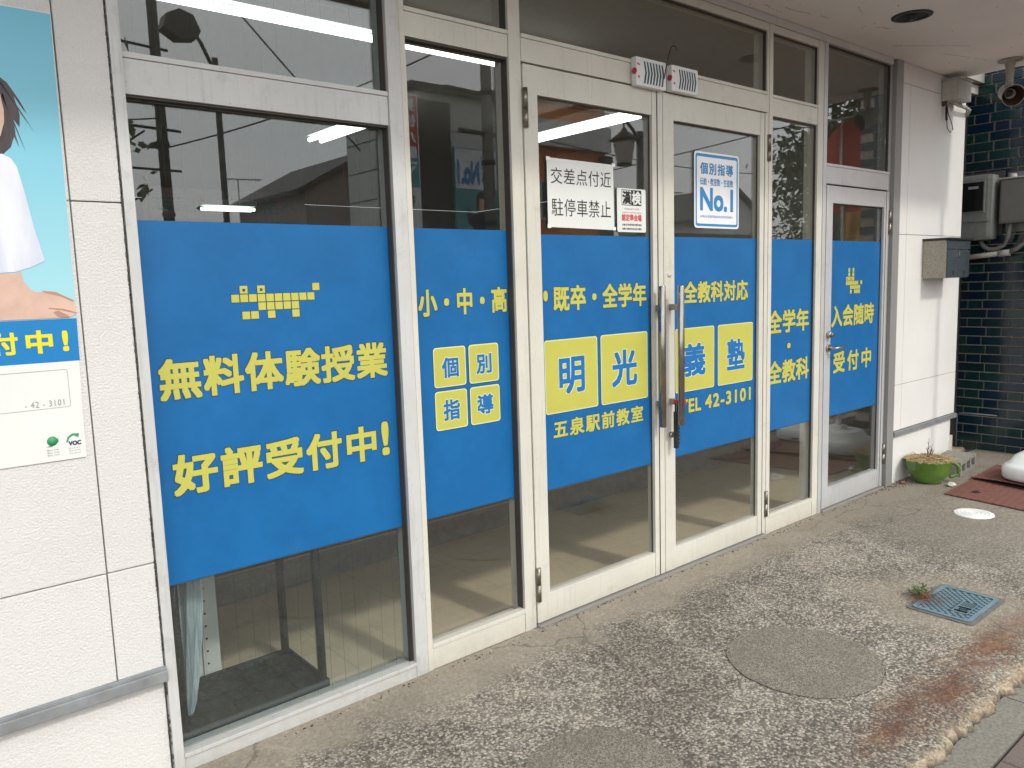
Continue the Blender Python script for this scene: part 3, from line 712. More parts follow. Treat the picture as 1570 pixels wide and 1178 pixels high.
def btext(s, box, g, f, off=.028):
    e = .003
    text(s, (box[0]-e, box[1]+e, box[2]-e, box[3]+e), g-.0038, M['pale_edge'], f, off+.02, 1.0, 'letter_edge')
    text(s, box, g-.0042, M['ink_blue'], f, off)
def pixels(cells, x0, z1, px, pz, g, f, holes=()):
    mb = MB(); mk = MB(); hl = MB()
    for (c, r) in cells:
        a, b = x0+c*px, z1-r*pz
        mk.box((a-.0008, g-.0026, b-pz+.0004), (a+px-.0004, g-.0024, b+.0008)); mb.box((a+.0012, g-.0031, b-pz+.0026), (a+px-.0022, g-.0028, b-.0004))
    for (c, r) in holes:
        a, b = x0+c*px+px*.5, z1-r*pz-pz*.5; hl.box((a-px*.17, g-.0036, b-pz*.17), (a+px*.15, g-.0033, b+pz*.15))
    mk.build('emblem_outline', M['film_edge'], f); mb.build('pixel_emblem', M['yellow'], f); hl.build('emblem_eye', M['film_edge'], f)  # the dark vinyl outline sits behind the yellow cells

g = .045
f1 = film(w1, .650, 1.4755, .566, 1.634, g)
cells = [(1, 0), (3, 0), (9.7, -.15)] + [(i, 1) for i in range(10)] + [(i, 2) for i in range(3, 8)] + [(1.1, 3), (2.1, 3), (4.05, 3), (7, 3)]
pixels(cells, .909, 1.444, .0277, .0263, g, f1, ((1, 0), (3, 0)))
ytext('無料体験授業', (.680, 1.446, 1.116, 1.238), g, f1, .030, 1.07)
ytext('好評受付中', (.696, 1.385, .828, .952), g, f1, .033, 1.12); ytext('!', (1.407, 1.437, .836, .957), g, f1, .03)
f2 = film(w2, 1.556, 2.0125, .566, 1.632, g)
ytext('小・中・高', (1.586, 2.002, 1.316, 1.415), g, f2, .032)
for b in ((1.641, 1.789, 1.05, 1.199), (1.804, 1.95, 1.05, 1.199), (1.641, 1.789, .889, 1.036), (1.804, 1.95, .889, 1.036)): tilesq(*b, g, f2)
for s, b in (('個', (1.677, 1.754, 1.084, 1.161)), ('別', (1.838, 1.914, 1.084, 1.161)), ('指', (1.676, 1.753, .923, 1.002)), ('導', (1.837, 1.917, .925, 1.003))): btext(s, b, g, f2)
g = .025
f5 = film(w5, 3.8225, 4.2785, .575, 1.621, g)
ytext('全学年', (3.824, 4.252, 1.108, 1.237), g, f5); ytext('・', (4.024, 4.058, 1.019, 1.049), g, f5); ytext('全教科', (3.826, 4.260, .828, .958), g, f5)

# ------------------------------------------------------------------ doors
def hinge(par, x, z0, z1, y=-.006):
    h = MB().tube([(x, y, z0), (x, y, (z0+z1)/2-.001)], .0105, 12).tube([(x, y, (z0+z1)/2+.001), (x, y, z1)], .0105, 12); return h.build('hinge', M['hinge'], par)
def leaf(lab, x0, x1, gx0, gx1, zt, gz0, gz1, mt, g, name='glass_door'):
    t = thing(name, lab, 'door', ((x0+x1)/2, 0, 0)); z0 = .017
    def p(n, a, b, c, d, y=-.003): return bx(n, (a, y, c), (b, .042, d), M[mt], t, .0022)
    p('stile', x0, gx0, z0, zt); p('stile', gx1, x1, z0, zt)
    p('bottom_rail', gx0+.001, gx1-.001, z0, gz0, -.001); p('top_rail', gx0+.001, gx1-.001, gz1, zt, -.001)
    glazing(t, gx0, gx1, gz0, gz1, g); return t
g = .02
dl = leaf('left leaf of the double door, parking notice and two big yellow squares on it', 2.080, 2.912, 2.152, 2.840, 2.258, .132, 2.150, 'cream', g)
dr = leaf('right leaf of the double door, round blue bordered sign and telephone number on it', 2.916, 3.766, 2.992, 3.700, 2.258, .125, 2.144, 'cream', g)
ds = leaf('single silver door at right with a lever handle and rabbit emblem', 4.386, 5.166, 4.458, 5.108, 1.932, .137, 1.834, 'silver', g, 'glass_door')
bx('stile_bead', (2.870, -.0065, .018), (2.873, -.0035, 2.257), M['reveal'], dl); bx('stile_bead', (3.738, -.0055, .018), (3.7395, -.0035, 2.257), M['reveal'], dr)
bx('stile_bead', (5.130, -.0055, .018), (5.132, -.0035, 1.93), M['reveal'], ds)
bx('door_gap', (2.9125, .004, .018), (2.9155, .03, 2.257), M['dark'], dl)
for z0, z1 in ((2.02, 2.168), (.112, .257)): hinge(dl, 2.086, z0, z1)
for z0, z1 in ((2.019, 2.154), (.108, .25)): hinge(dr, 3.778, z0, z1)
for z0, z1 in ((1.665, 1.815), (.165, .296)): hinge(ds, 5.178, z0, z1)
f3 = film(dl, 2.154, 2.8385, .566, 1.618, g)
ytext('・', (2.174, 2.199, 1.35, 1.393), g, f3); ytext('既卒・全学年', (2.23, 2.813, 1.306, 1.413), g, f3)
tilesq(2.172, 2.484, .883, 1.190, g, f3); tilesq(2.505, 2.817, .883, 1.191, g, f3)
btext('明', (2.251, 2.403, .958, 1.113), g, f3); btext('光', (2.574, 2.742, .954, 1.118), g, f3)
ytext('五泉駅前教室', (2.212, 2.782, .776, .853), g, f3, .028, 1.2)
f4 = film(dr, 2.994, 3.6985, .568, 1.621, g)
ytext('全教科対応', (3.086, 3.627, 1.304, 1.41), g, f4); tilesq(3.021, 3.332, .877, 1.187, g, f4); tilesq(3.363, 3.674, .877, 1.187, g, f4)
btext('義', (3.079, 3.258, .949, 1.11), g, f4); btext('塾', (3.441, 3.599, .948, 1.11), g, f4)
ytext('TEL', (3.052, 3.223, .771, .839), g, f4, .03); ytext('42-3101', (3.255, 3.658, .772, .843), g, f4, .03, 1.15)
f6 = film(ds, 4.460, 5.1065, .572, 1.620, g)
rc = [(1, 0), (3, 0), (1, 1), (3, 1)] + [(i, 2) for i in range(4)] + [(i, 3) for i in range(6)] + [(7, 2.9)] + [(i, 4) for i in range(2, 7)] + [(2, 5), (4, 5), (5, 5), (6, 5)]
pixels(rc, 4.669, 1.458, .0259, .0263, g, f6, ((0, 2), (2, 2)))
ytext('入会随時', (4.501, 5.041, 1.106, 1.239), g, f6); ytext('受付中', (4.533, 5.019, .826, .956), g, f6, .030, 1.35)

# pull handles
def pull(par, xb, yb, xm, z0=.745, z1=1.395):
    h = MB().tube([(xb, yb, z0), (xb, yb, z0+.004), (xb, yb, z1-.004), (xb, yb, z1)], [.0135, .0155, .0155, .0135], 20).build('pull_bar', M['chrome'], par)
    for z in (z0+.105, z1-.10):
        MB().box((min(xm, xb)-.004, yb, z-.012), (max(xm, xb)+.004, yb+.006, z+.012), .002).box((xm-.009, yb+.004, z-.014), (xm+.009, -.003, z+.014), .002).build('bracket', M['steel'], h)
pull(dl, 2.846, -.048, 2.864); pull(dr, 2.938, -.082, 2.958)
MB().tube([(2.955, -.004, .690), (2.955, -.020, .690)], .014, 20).tube([(2.955, -.020, .690), (2.955, -.024, .690)], .009, 16).build('lock_cylinder', M['steel'], dr)
MB().lathe([(.0, 0), (.0125, 0), (.0125, .002), (.0, .002)], (2.953, -.004, 1.445), 24, mat=Matrix.Rotation(PI/2, 4, 'X')).build('screw_cap', M['cream'], dr)
MB().tube([(4.425, -.004, 1.071), (4.425, -.028, 1.071)], [.020, .017], 22).tube([(4.425, -.029, 1.071), (4.425, -.040, 1.071)], .012, 18).build('lock_cylinder', M['steel'], ds)
lv = MB().tube([(4.425, -.004, .992), (4.425, -.014, .992)], .021, 22).tube([(4.425, -.014, .992), (4.425, -.045, .992), (4.432, -.056, .992), (4.45, -.060, .992), (4.50, -.058, .990), (4.545, -.054, .988)], [.009, .009, .009, .0088, .008, .007], 14).build('lever_handle', M['steel'], ds)

# combination padlock hanging from the right pull bracket
pk = thing('combination_padlock', 'long black number padlock hanging from the lower bracket of the right pull handle', 'padlock', (2.948, -.03, .63))
pb = MB().box((2.9385, -.052, .630), (2.9575, -.034, .805), .003); pb.build('lock_body', M['black_plastic'], pk)
for i in range(9): MB().tube([(2.959, -.052, .655+i*.017), (2.959, -.034, .655+i*.017)], .0058, 10).build('number_wheel', M['darksteel'], pk)
MB().tube([(2.943, -.043, .80), (2.943, -.043, .835), (2.951, -.043, .868), (2.959, -.043, .835), (2.957, -.043, .80)], .0035, 8).build('shackle', M['cable'], pk)
bx('red_tape', (2.944, -.0845, .840), (2.972, -.030, .8355+.025), M['red'], pk, .003)

# notices stuck on the glass
nt_ = thing('paper_notice', 'white paper notice with two lines of large black characters on the left door leaf', 'notice', (2.4, .015, 1.64))
MB().prism([(2.209, 1.648), (2.209, 1.922), (2.599, 1.919), (2.602, 1.643)], .0145, .0155).build('paper_sheet', M['paper'], nt_)
text('交差点付近', (2.229, 2.583, 1.821, 1.886), .0138, M['ink'], nt_, .004, 1.05); text('駐停車禁止', (2.23, 2.58, 1.693, 1.764), .0138, M['ink'], nt_, .004, 1.05)
for x, z in ((2.205, 1.915), (2.590, 1.915), (2.205, 1.648), (2.590, 1.646)): bx('tape', (x, .0130, z-.004), (x+.020, .0136, z+.010), M['sign_white'], nt_)
sk = thing('door_sticker', 'small white certificate sticker with black square characters beside the paper notice', 'sticker', (2.72, .015, 1.63))
MB().prism(rect_round(2.621, 2.812, 1.636, 1.825, .008), .0145, .0155).build('sticker_sheet', M['paper'], sk)
bx('black_square', (2.7135, .0138, 1.752), (2.781, .0143, 1.819), M['ink'], sk); 
for a, b in (((2.651, 1.752), (2.7133, 1.7545)), ((2.651, 1.8165), (2.7133, 1.819)), ((2.651, 1.7547), (2.653, 1.8163))): bx('square_border', (a[0], .0138, a[1]), (b[0], .0143, b[1]), M['ink'], sk)
text('漢', (2.656, 2.7115, 1.757, 1.814), .0132, M['ink'], sk, .03); text('検', (2.717, 2.778, 1.756, 1.815), .0132, M['paper'], sk, .03)
text('準会場 2級から10級', (2.668, 2.765, 1.733, 1.741), .0135, M['grey_ink'], sk, 0)
text('公益財団法人 日本漢字能力検定協会', (2.651, 2.782, 1.718, 1.724), .0135, M['ink_red'], sk, 0)
text('認定準会場', (2.650, 2.782, 1.684, 1.714), .0135, M['ink_red'], sk, .025)
text('主催 日本漢字能力検定協会', (2.652, 2.782, 1.664, 1.673), .0135, M['ink'], sk, .012); text('後援 文部科学省 能力検定', (2.652, 2.782, 1.646, 1.655), .0135, M['ink'], sk, .012)
n1 = thing('door_sign', 'rounded white sign with blue border reading No.1 on the right door leaf', 'sign', (3.35, .015, 1.66))
MB().prism(rect_round(3.167, 3.535, 1.666, 2.027, .018), .0140, .0155).build('sign_plate', M['sign_white'], n1)
def ring(o, i, y, mt, par, name):
    mb = MB()
    for k in range(len(o)):
        j = (k+1) % len(o); mb.quad([(o[k][0], y, o[k][1]), (o[j][0], y, o[j][1]), (i[j][0], y, i[j][1]), (i[k][0], y, i[k][1])])
    return mb.build(name, mt, par)
ring(rect_round(3.177, 3.525, 1.675, 2.018, .014), rect_round(3.187, 3.515, 1.687, 2.004, .008), .0134, M['sign_blue'], n1, 'border')
text('個別指導', (3.213, 3.484, 1.922, 1.978), .0132, M['sign_blue'], n1, .025, 1.2); text('伝統・教室数・生徒数', (3.212, 3.484, 1.870, 1.906), .0132, M['sign_blue'], n1, .012)
text('No.1', (3.212, 3.485, 1.748, 1.860), .0132, M['sign_blue'], n1, .03); text('※(株)日本能率協会総合研究所調べ', (3.212, 3.485, 1.714, 1.729), .0132, M['sign_blue'], n1, 0)

# two louvred repellent plates over the doors and the wire hook between
def repel(lab, x0, x1, z0, z1, yf):
    t = thing('repellent_plate', lab, 'insect repellent', ((x0+x1)/2, yf, z0), 'insect repellent plates above the double doors')
    s = MB().box((x0, yf, z0), (x1, -.004, z1), .005).build('plate', M['white_plastic'], t)
    w = (x1-x0-.062)/7; sl = None
    for i in range(7):
        a = x0+.048+i*w; zt, zb, zm = z1-.014, z0+.012, (z0+z1)/2
        MB().prism([(a, zt), (a+w*.48, zt-.002), (a+w*.48+.010, zm), (a+w*.48, zb+.002), (a, zb), (a+.010, zm)], yf-.0012, yf-.0004).build('louvre_slot', M['teal_slot'], t)
    MB().tube([(x0-.0004, (yf-.004)/2-.006, (z0+z1)/2), (x0-.006, (yf-.004)/2-.006, (z0+z1)/2)], .0125, 24).build('red_dial', M['red'], t)
    MB().prism([(x0+.004, (z0+z1)/2+.034), (x0+.024, (z0+z1)/2+.030), (x0+.022, (z0+z1)/2+.024), (x0+.008, (z0+z1)/2+.026)], yf-.0012, yf-.0004).build('red_mark', M['ink_red'], t)
    MB().prism(rect_round(x0+.010, x0+.022, (z0+z1)/2-.028, (z0+z1)/2-.018, .004), yf-.0012, yf-.0004).build('red_mark', M['ink_red'], t)
repel('left one of two white louvred repellent plates above the doors', 2.702, 2.902, 2.255, 2.374, -.034)
repel('right one of two white louvred repellent plates, beside the wire hook', 2.940, 3.130, 2.262, 2.374, -.036)
tag(MB().tube([(2.872, -.046, 2.300), (2.885, -.046, 2.345), (2.905, -.046, 2.405), (2.922, -.046, 2.440), (2.938, -.046, 2.452), (2.955, -.046, 2.448), (2.963, -.046, 2.432)], .0026, 8).build('wire_hook', M['wire']), 'bent rusty wire hook standing up between the two white plates', 'hook')

# ------------------------------------------------------------------ umbrella stand, cabinet
us = thing('umbrella_stand', 'dark grey steel umbrella stand behind the widest pane', 'umbrella stand', (.94, .32, 0))
tr = MB(); tr.box((.68, .155, .004), (1.20, .49, .012))
tr.box((.68, .15, .004), (1.205, .158, .035)).box((.68, .487, .004), (1.205, .495, .035)).box((1.197, .1585, .004), (1.205, .4865, .035)); tr.build('drip_tray', M['tray'], us)
for i in range(1, 5): bx('tray_bar', (.68+i*.104, .159, .020), (.684+i*.104, .486, .026), M['darksteel'], us)
for i in range(1, 4): bx('tray_bar', (.681, .155+i*.084, .0262), (1.196, .158+i*.084, .0322), M['darksteel'], us)
for x, y in ((1.185, .165), (1.185, .48), (.70, .165), (.70, .48)): MB().tube([(x, y, .03), (x, y, .80)], .0155, 14).build('leg', M['darksteel'], us)
for y in (.165, .2425, .32, .40, .48): MB().tube([(.70, y, .80), (1.185, y, .80)], .006, 8).build('top_rail', M['darksteel'], us)
for x in (.70, 1.185): MB().tube([(x, .165, .79), (x, .48, .79)], .010, 8).build('top_rail', M['darksteel'], us)
def umbrella(x, y, lab, lean=(0, 0), r=.030):
    t = thing('umbrella', lab, 'umbrella', (x, y, .03), 'closed umbrellas in the stand')
    n = 26; bm = bmesh.new(); prof = [(.010, .06), (.017, .10), (.028, .22), (.040, .42), (.044, .60), (.034, .72), (.012, .80)]; rings = []
    for rr, z in prof:
        rings.append([bm.verts.new((x+lean[0]*z+rr*r/.035*(1+.28*math.cos(k*PI))*math.cos(2*PI*k/n+z*.8), y+lean[1]*z+rr*r/.035*(1+.28*math.cos(k*PI))*math.sin(2*PI*k/n+z*.8), z)) for k in range(n)])
    for i in range(len(rings)-1):
        for k in range(n): bm.faces.new((rings[i][k], rings[i][(k+1) % n], rings[i+1][(k+1) % n], rings[i+1][k]))
    me = bpy.data.meshes.new('canopy'); bm.to_mesh(me); bm.free(); link('canopy', me, M['umbrella'], t)
    MB().tube([(x, y, .03), (x+lean[0]*.9, y+lean[1]*.9, .92)], .0045, 8).build('shaft', M['white_plastic'], t)
    MB().tube([(x, y, .03), (x+lean[0]*.07, y+lean[1]*.07, .075)], .008, 8).build('tip', M['black_plastic'], t)
    for k in range(4):
        a = .8+k*.5; MB().tube([(x+.016*math.cos(a), y+.016*math.sin(a), .09), (x+.047*math.cos(a), y+.047*math.sin(a), .42), (x+.040*math.cos(a), y+.040*math.sin(a), .66)], .0018, 6).build('rib', M['darksteel'], t)
umbrella(.728, .215, 'clear vinyl umbrella furled in the stand nearest the glass', (.01, .0), .050)
umbrella(.745, .40, 'furled clear umbrella behind the first one, mostly hidden', (-.01, .02), .040)
cb_ = thing('steel_cabinet', 'off white steel rack with a column of small holes behind the umbrellas', 'cabinet', (.75, .7, 0))
bx('cabinet_body', (.50, .515, .002), (.945, .90, 1.40), M['cabinet'], cb_, .002)
bx('front_upright', (.884, .505, .003), (.9455, .5142, 1.40), M['cabinet'], cb_, .001); bx('seam', (.8825, .5075, .003), (.8838, .5148, 1.4), M['grey_ink'], cb_)
for i in range(26): MB().tube([(.900, .506, .07+i*.048), (.900, .5035, .07+i*.048)], .0042, 10).build('hole', M['dark'], cb_)

# ------------------------------------------------------------------ canopy, downlight, speaker
cp = thing('canopy', 'flat pale canopy soffit over the entrance with cracks and stains', 'canopy', (2, -.4, 2.75))
bx('soffit', (-4.2, -.935, 2.751), (6.12, .10, 2.79), M['soffit'], cp); bx('roof', (-4.22, -.94, 2.792), (6.13, .10, 2.95), M['inwall'], cp)
bx('fascia', (-4.23, -.965, 2.735), (6.14, -.941, 2.97), M['graymetal'], cp)
cr = MB()
for (x, y, L, a) in ((3.75, -.10, .35, -.15), (4.9, -.12, .5, -.6), (4.05, -.33, .16, .3), (5.3, -.22, .45, -.25), (3.62, -.07, .2, .1), (4.35, -.18, .22, -.4)):
    for k in range(9):
        px_, py_ = x+L*k/9*math.cos(a)+random.uniform(-.004, .004), y+L*k/9*math.sin(a)+random.uniform(-.006, .006)
        cr.tube([(px_, py_, 2.7512), (px_+L/9*math.cos(a), py_+L/9*math.sin(a), 2.7512)], .0012, 4, False) if random.random() > .25 else None
for k in range(26):
    x, y = random.uniform(3.4, 6.0), random.uniform(-.8, -.01); r = random.uniform(.0015, .005); cr.box((x, y, 2.7494), (x+r*1.6, y+r, 2.7506))
o = cr.build('soffit_stains', M['twig'], cp); o['kind'] = 'stuff'
dn = thing('downlight', 'unlit recessed round downlight in the canopy soffit', 'ceiling light', (4.43, -.43, 2.75))
MB().lathe([(.074, .0), (.076, -.006), (.098, -.005), (.100, .0008)], (4.43, -.43, 2.7505), 40).build('trim_ring', M['darksteel'], dn)
MB().lathe([(.0, -.0008), (.074, -.0008)], (4.43, -.43, 2.7505), 40).build('reflector', M['dark'], dn)
MB().lathe([(.0, -.020), (.02, -.018), (.028, -.004)], (4.43, -.43, 2.7505), 20).build('bulb', M['darksteel'], dn)
hs = thing('horn_speaker', 'small round horn on a flared bracket hanging from the canopy before blue tiles', 'speaker', (5.87, -.43, 2.75))
MB().lathe([(.0, 0), (.072, -.001), (.072, -.008), (.034, -.014), (.026, -.05), (.022, -.12), (.024, -.165), (.0, -.17)], (5.87, -.43, 2.75), 24).build('bracket', M['box_beige'], hs)
dirv = Vector((-.80, -.52, -.34)).normalized(); ctr = Vector((5.90, -.425, 2.545)); q = dirv.to_track_quat('Z', 'Y').to_matrix().to_4x4()
MB().lathe([(.0, -.085), (.044, -.085), (.052, -.075), (.056, .03), (.064, .078), (.067, .082), (.064, .083)], ctr, 32, mat=q).build('horn', M['junction'], hs)
MB().lathe([(.0635, .0825), (.050, .02), (.036, -.03), (.0, -.04)], ctr, 32, mat=q).build('horn_throat', M['wire'], hs)
MB().lathe([(.026, -.035), (.029, .012), (.031, .012), (.028, -.035)], ctr, 24, mat=q).build('inner_ring', M['junction'], hs)

# ------------------------------------------------------------------ white pillar with boxes
pl = thing('rendered_pillar', 'white rendered wall pier right of the single door with a mailbox', 'wall', (5.8, 0, 0))
bx('wall_core', (5.307, .014, -.1), (6.318, .14, 2.75), M['joint'], pl)
for (x0, x1, z0, z1) in ((5.307, 5.425, .672, 1.668), (5.425, 6.330, .672, 1.668), (5.307, 5.425, 1.668, 2.622), (5.425, 6.330, 1.668, 2.622), (5.307, 6.33, 2.622, 2.75), (5.307, 5.425, .36, .672), (5.425, 6.330, .36, .672)):
    bx('wall_panel', (x0+.0015, -.006, z0+.0015), (x1-.0015, .13, z1-.0015), M['pillar'], pl, .002)
MB().box((5.308, -.022, .325), (6.345, .12, .357), .002).build('drip_channel', M['graymetal'], pl)
bx('plinth', (5.308, .002, -.02), (6.27, .12, .324), M['pillar'], pl, .004)
struct(bx('gap_wall', (6.332, .30, -.02), (6.82, .36, 3.6), M['siding_dark']))
bx_ = thing('concrete_stub', 'small pale concrete stub in the gap behind the pier', 'block', (6.4, .05, 0))
bx('stub', (6.30, .03, 0), (6.42, .16, .17), M['rock'], bx_, .006)

mb_ = thing('mailbox', 'speckled beige letterbox with slate blue front on the white pier', 'mailbox', (5.86, -.09, 1.37))
bx('mailbox_body', (5.68, -.160, 1.374), (6.05, -.0065, 1.628), M['box_beige'], mb_, .006)
bx('hood', (5.672, -.190, 1.629), (6.058, -.0065, 1.643), M['darksteel'], mb_, .002)
bx('mailbox_door', (5.684, -.172, 1.378), (6.046, -.1605, 1.560), M['box_blue'], mb_, .003); bx('letter_flap', (5.684, -.176, 1.566), (6.046, -.1605, 1.624), M['box_blue'], mb_, .003)
bx('latch', (5.850, -.182, 1.515), (5.878, -.1725, 1.55), M['steel'], mb_, .002)
for x in (5.76, 5.94): bx('peep_hole', (x, -.1735, 1.395), (x+.03, -.1722, 1.42), M['dark'], mb_)
jb = thing('junction_box', 'grey junction box high on the white pier with a looped black cable', 'junction box', (6.0, -.06, 2.56))
bx('box_body', (5.895, -.118, 2.575), (6.115, -.0065, 2.705), M['junction'], jb, .006); bx('box_cover', (5.890, -.124, 2.706), (6.12, -.0065, 2.715), M['junction'], jb, .003)
bx('cable_gland', (5.905, -.035, 2.545), (5.93, -.008, 2.574), M['reveal'], jb)
MB().tube([(5.925, -.03, 2.574), (5.93, -.03, 2.49), (5.955, -.03, 2.40), (6.01, -.03, 2.375), (6.05, -.03, 2.40), (6.03, -.03, 2.44), (5.97, -.03, 2.49), (5.94, -.03, 2.545), (5.99, -.03, 2.57)], .0028, 6).build('black_cable', M['cable'], jb)
MB().tube([(5.93, -.03, 2.54), (5.935, -.031, 2.45)], .008, 8).build('black_cable', M['cable'], jb)
MB().tube([(5.98, -.055, 2.574), (6.05, -.055, 2.562), (6.20, -.05, 2.562), (6.30, -.04, 2.555), (6.352, -.01, 2.54), (6.362, .05, 2.50), (6.36, .10, 2.44)], .013, 12).build('conduit', M['pvc'], jb)

# ------------------------------------------------------------------ neighbour's tiled wall
nb = thing('tiled_wall', 'neighbouring wall clad in glossy dark blue and green tiles', 'wall', (6.9, -.6, 0))
bx('backing', (6.828, -.95, 0), (7.1, .16, 3.6), M['grout'], nb)
bx('corner_trim', (6.80, .161, 0), (7.1, .30, 3.6), M['siding_dark'], nb)
def tmesh(w, h):
    bm = bmesh.new(); bmesh.ops.create_cube(bm, size=1, matrix=Matrix.Diagonal((.016, w, h, 1)))
    bmesh.ops.bevel(bm, geom=[e for e in bm.edges if all(v.co.x < 0 for v in e.verts)], offset=.002, segments=1, affect='EDGES')
    me = bpy.data.meshes.new('tile'); bm.to_mesh(me); bm.free(); me.materials.append(M['tile']); return me
PITCH = .0708; TL, TS, TH = .197, .098, .062; PER = TL+TS+.016
tml, tms = tmesh(TL, TH), tmesh(TS, TH); cnt = 0; far_t = MB()
for r in range(50):
    z = .020 + r*PITCH
    yy = .154 - (0 if r % 2 else (TL+TS)/2+.008); start = .154; k = 0
    y = .154
    seq = []
    # odd rows start with a long tile, even rows with a cut piece then short, long...
    if r % 2: seq = [('c', .185)]; nxt = 's'
    else: seq = [('c', .046)]; nxt = 's'
    yy = .154 - seq[0][1]
    items = [(.154 - seq[0][1]/2, seq[0][1])]
    while yy > -.80:
        w = TS if nxt == 's' else TL; yy -= .008; items.append((yy - w/2, w)); yy -= w; nxt = 'l' if nxt == 's' else 's'
    for (yc, w) in items:
        if yc > -.62 and z < 2.93:
            me = tms if w == TS else (tml if w == TL else None)
            if me is None: me = tmesh(w, TH)
            o = bpy.data.objects.new('tile', me); COL.objects.link(o); attach(o, nb); o.location = (6.822 + random.uniform(-.0008, .0008), yc, z); cnt += 1
        else: far_t.box((6.8145, yc-w/2, z-TH/2), (6.830, yc+w/2, z+TH/2))
o = far_t.build('tile_field', M['tile'], nb); o['kind'] = 'stuff'
print('tiles', cnt)

mt_ = thing('electric_meter', 'grey rounded electricity meter on the tiled wall, partly behind the pier', 'electric meter', (6.7, 0, 1.6))
mb2 = MB(); mb2.box((6.655, -.095, 1.645), (6.80, .155, 2.135), .035); mb2.build('meter_housing', M['meter'], mt_)
bx('backboard', (6.795, -.125, 1.68), (6.812, .155, 2.16), M['siding_dark'], mt_)
bx('meter_rim', (6.6475, -.045, 1.855), (6.6545, .150, 2.09), M['meter'], mt_, .003); bx('meter_window', (6.6445, -.035, 1.865), (6.647, .150, 2.08), M['meter_glass'], mt_)
bx('dial_plate', (6.642, .0, 2.03), (6.644, .07, 2.05), M['grey_ink'], mt_); bx('meter_ledge', (6.648, -.080, 1.783), (6.655, .150, 1.793), M['pvc_dark'], mt_, .003)
eb = thing('electrical_box', 'flat grey electrical cabinet mounted beside the meter', 'electrical box', (6.7, -.4, 1.76))
bx('box_body', (6.70, -.66, 1.762), (6.79, -.130, 2.085), M['elbox'], eb, .004); bx('box_top', (6.69, -.67, 2.086), (6.80, -.120, 2.096), M['pvc'], eb, .002)
bx('wood_backing', (6.791, -.66, 1.70), (6.812, -.15, 2.14), M['pvc_dark'], eb); bx('box_door', (6.694, -.65, 1.775), (6.6995, -.140, 2.075), M['elbox'], eb, .002)
MB().lathe([(.0, .03), (.02, .028), (.025, 0)], (6.75, -.20, 2.096), 14).build('cap', M['pvc'], eb)
cd = thing('conduit_pipe', 'pale grey conduits looping under the meter and electrical box', 'pipe', (6.75, -.1, 1.5))
MB().tube([(6.73, .0, 1.64), (6.73, -.02, 1.60), (6.73, -.06, 1.575), (6.73, -.11, 1.575), (6.73, -.16, 1.60), (6.73, -.19, 1.66), (6.73, -.20, 1.762)], .016, 12).build('pipe', M['pvc_dark'], cd)
MB().tube([(6.73, -.20, 1.552), (6.73, -.25, 1.57), (6.73, -.30, 1.62), (6.73, -.315, 1.70), (6.73, -.315, 1.762)], .016, 12).build('pipe', M['pvc_dark'], cd)
MB().tube([(6.73, .15, 1.517), (6.73, -.14, 1.540)], .020, 14).tube([(6.73, -.13, 1.539), (6.73, -.205, 1.545)], .025, 14).build('pipe', M['pvc'], cd)
tag(MB().tube([(6.79, .140, .0), (6.79, .140, .26), (6.79, .120, .282), (6.79, .08, .287), (6.79, -.15, .289)], .006, 8).build('ground_wire', M['pvc_dark']), 'thin grey pipe rising and bending along the bottom of the tiled wall', 'pipe')

# ------------------------------------------------------------------ things on the ground
pot = thing('cup_planter', 'green cup shaped planter with a handle, filled with dry straw', 'planter', (5.55, -.15, 0))
pc = (5.53, -.155, 0)
MB().lathe([(.0, .004), (.075, .004), (.080, .0), (.085, .012), (.112, .045), (.137, .10), (.143, .152), (.147, .160), (.141, .160), (.135, .145), (.0, .14)], pc, 40).build('cup', M['green_ceramic'], pot)
hd = []
for k in range(13):
    a = PI*.5 - PI*k/12; hd.append((.132+.058*math.cos(a), .088+.050*math.sin(a)))
u = Vector((.62, -.78, 0)).normalized()
MB().tube([(pc[0]+u.x*r, pc[1]+u.y*r, z) for r, z in hd], .0125, 12).build('handle', M['green_ceramic'], pot)
st = MB(); rnd = random.Random(3)
for i in range(520):
    a, r = rnd.uniform(0, 2*PI), .142*math.sqrt(rnd.random()); b = rnd.uniform(0, 2*PI); L = rnd.uniform(.03, .085); z = .152 + .028*(1-(r/.142)**2)*rnd.random() + .006
    p = Vector((pc[0]+r*math.cos(a), pc[1]+r*math.sin(a), z)); dv = Vector((math.cos(b), math.sin(b), rnd.uniform(-.25, .35)))*L/2
    st.tube([p-dv, p+Vector((0, 0, rnd.uniform(0, .006))), p+dv], .0019, 3, False)
o = st.build('straw', M['straw'], pot); o['kind'] = 'stuff'
tw = MB()
for (a, b) in (((0, 0), (-.06, .10)), ((0, 0), (.02, .085)), ((.01, 0), (.06, .07)), ((-.02, 0), (-.03, .16)), ((0, .0), (.035, .11))):
    p0 = Vector((pc[0]+a[0], pc[1], .15)); p1 = Vector((pc[0]+b[0], pc[1]-.01, .15+b[1])); tw.tube([p0, (p0+p1)/2+Vector((.008, .005, 0)), p1], [.003, .0022, .001], 5)
    tw.tube([(p0+p1)/2, (p0+p1)/2+Vector((.025, 0, .02))], .0016, 4); tw.tube([p0*.3+p1*.7, p0*.3+p1*.7+Vector((-.02, 0, .022))], .0014, 4)
tw.build('dead_plant', M['twig'], pot)
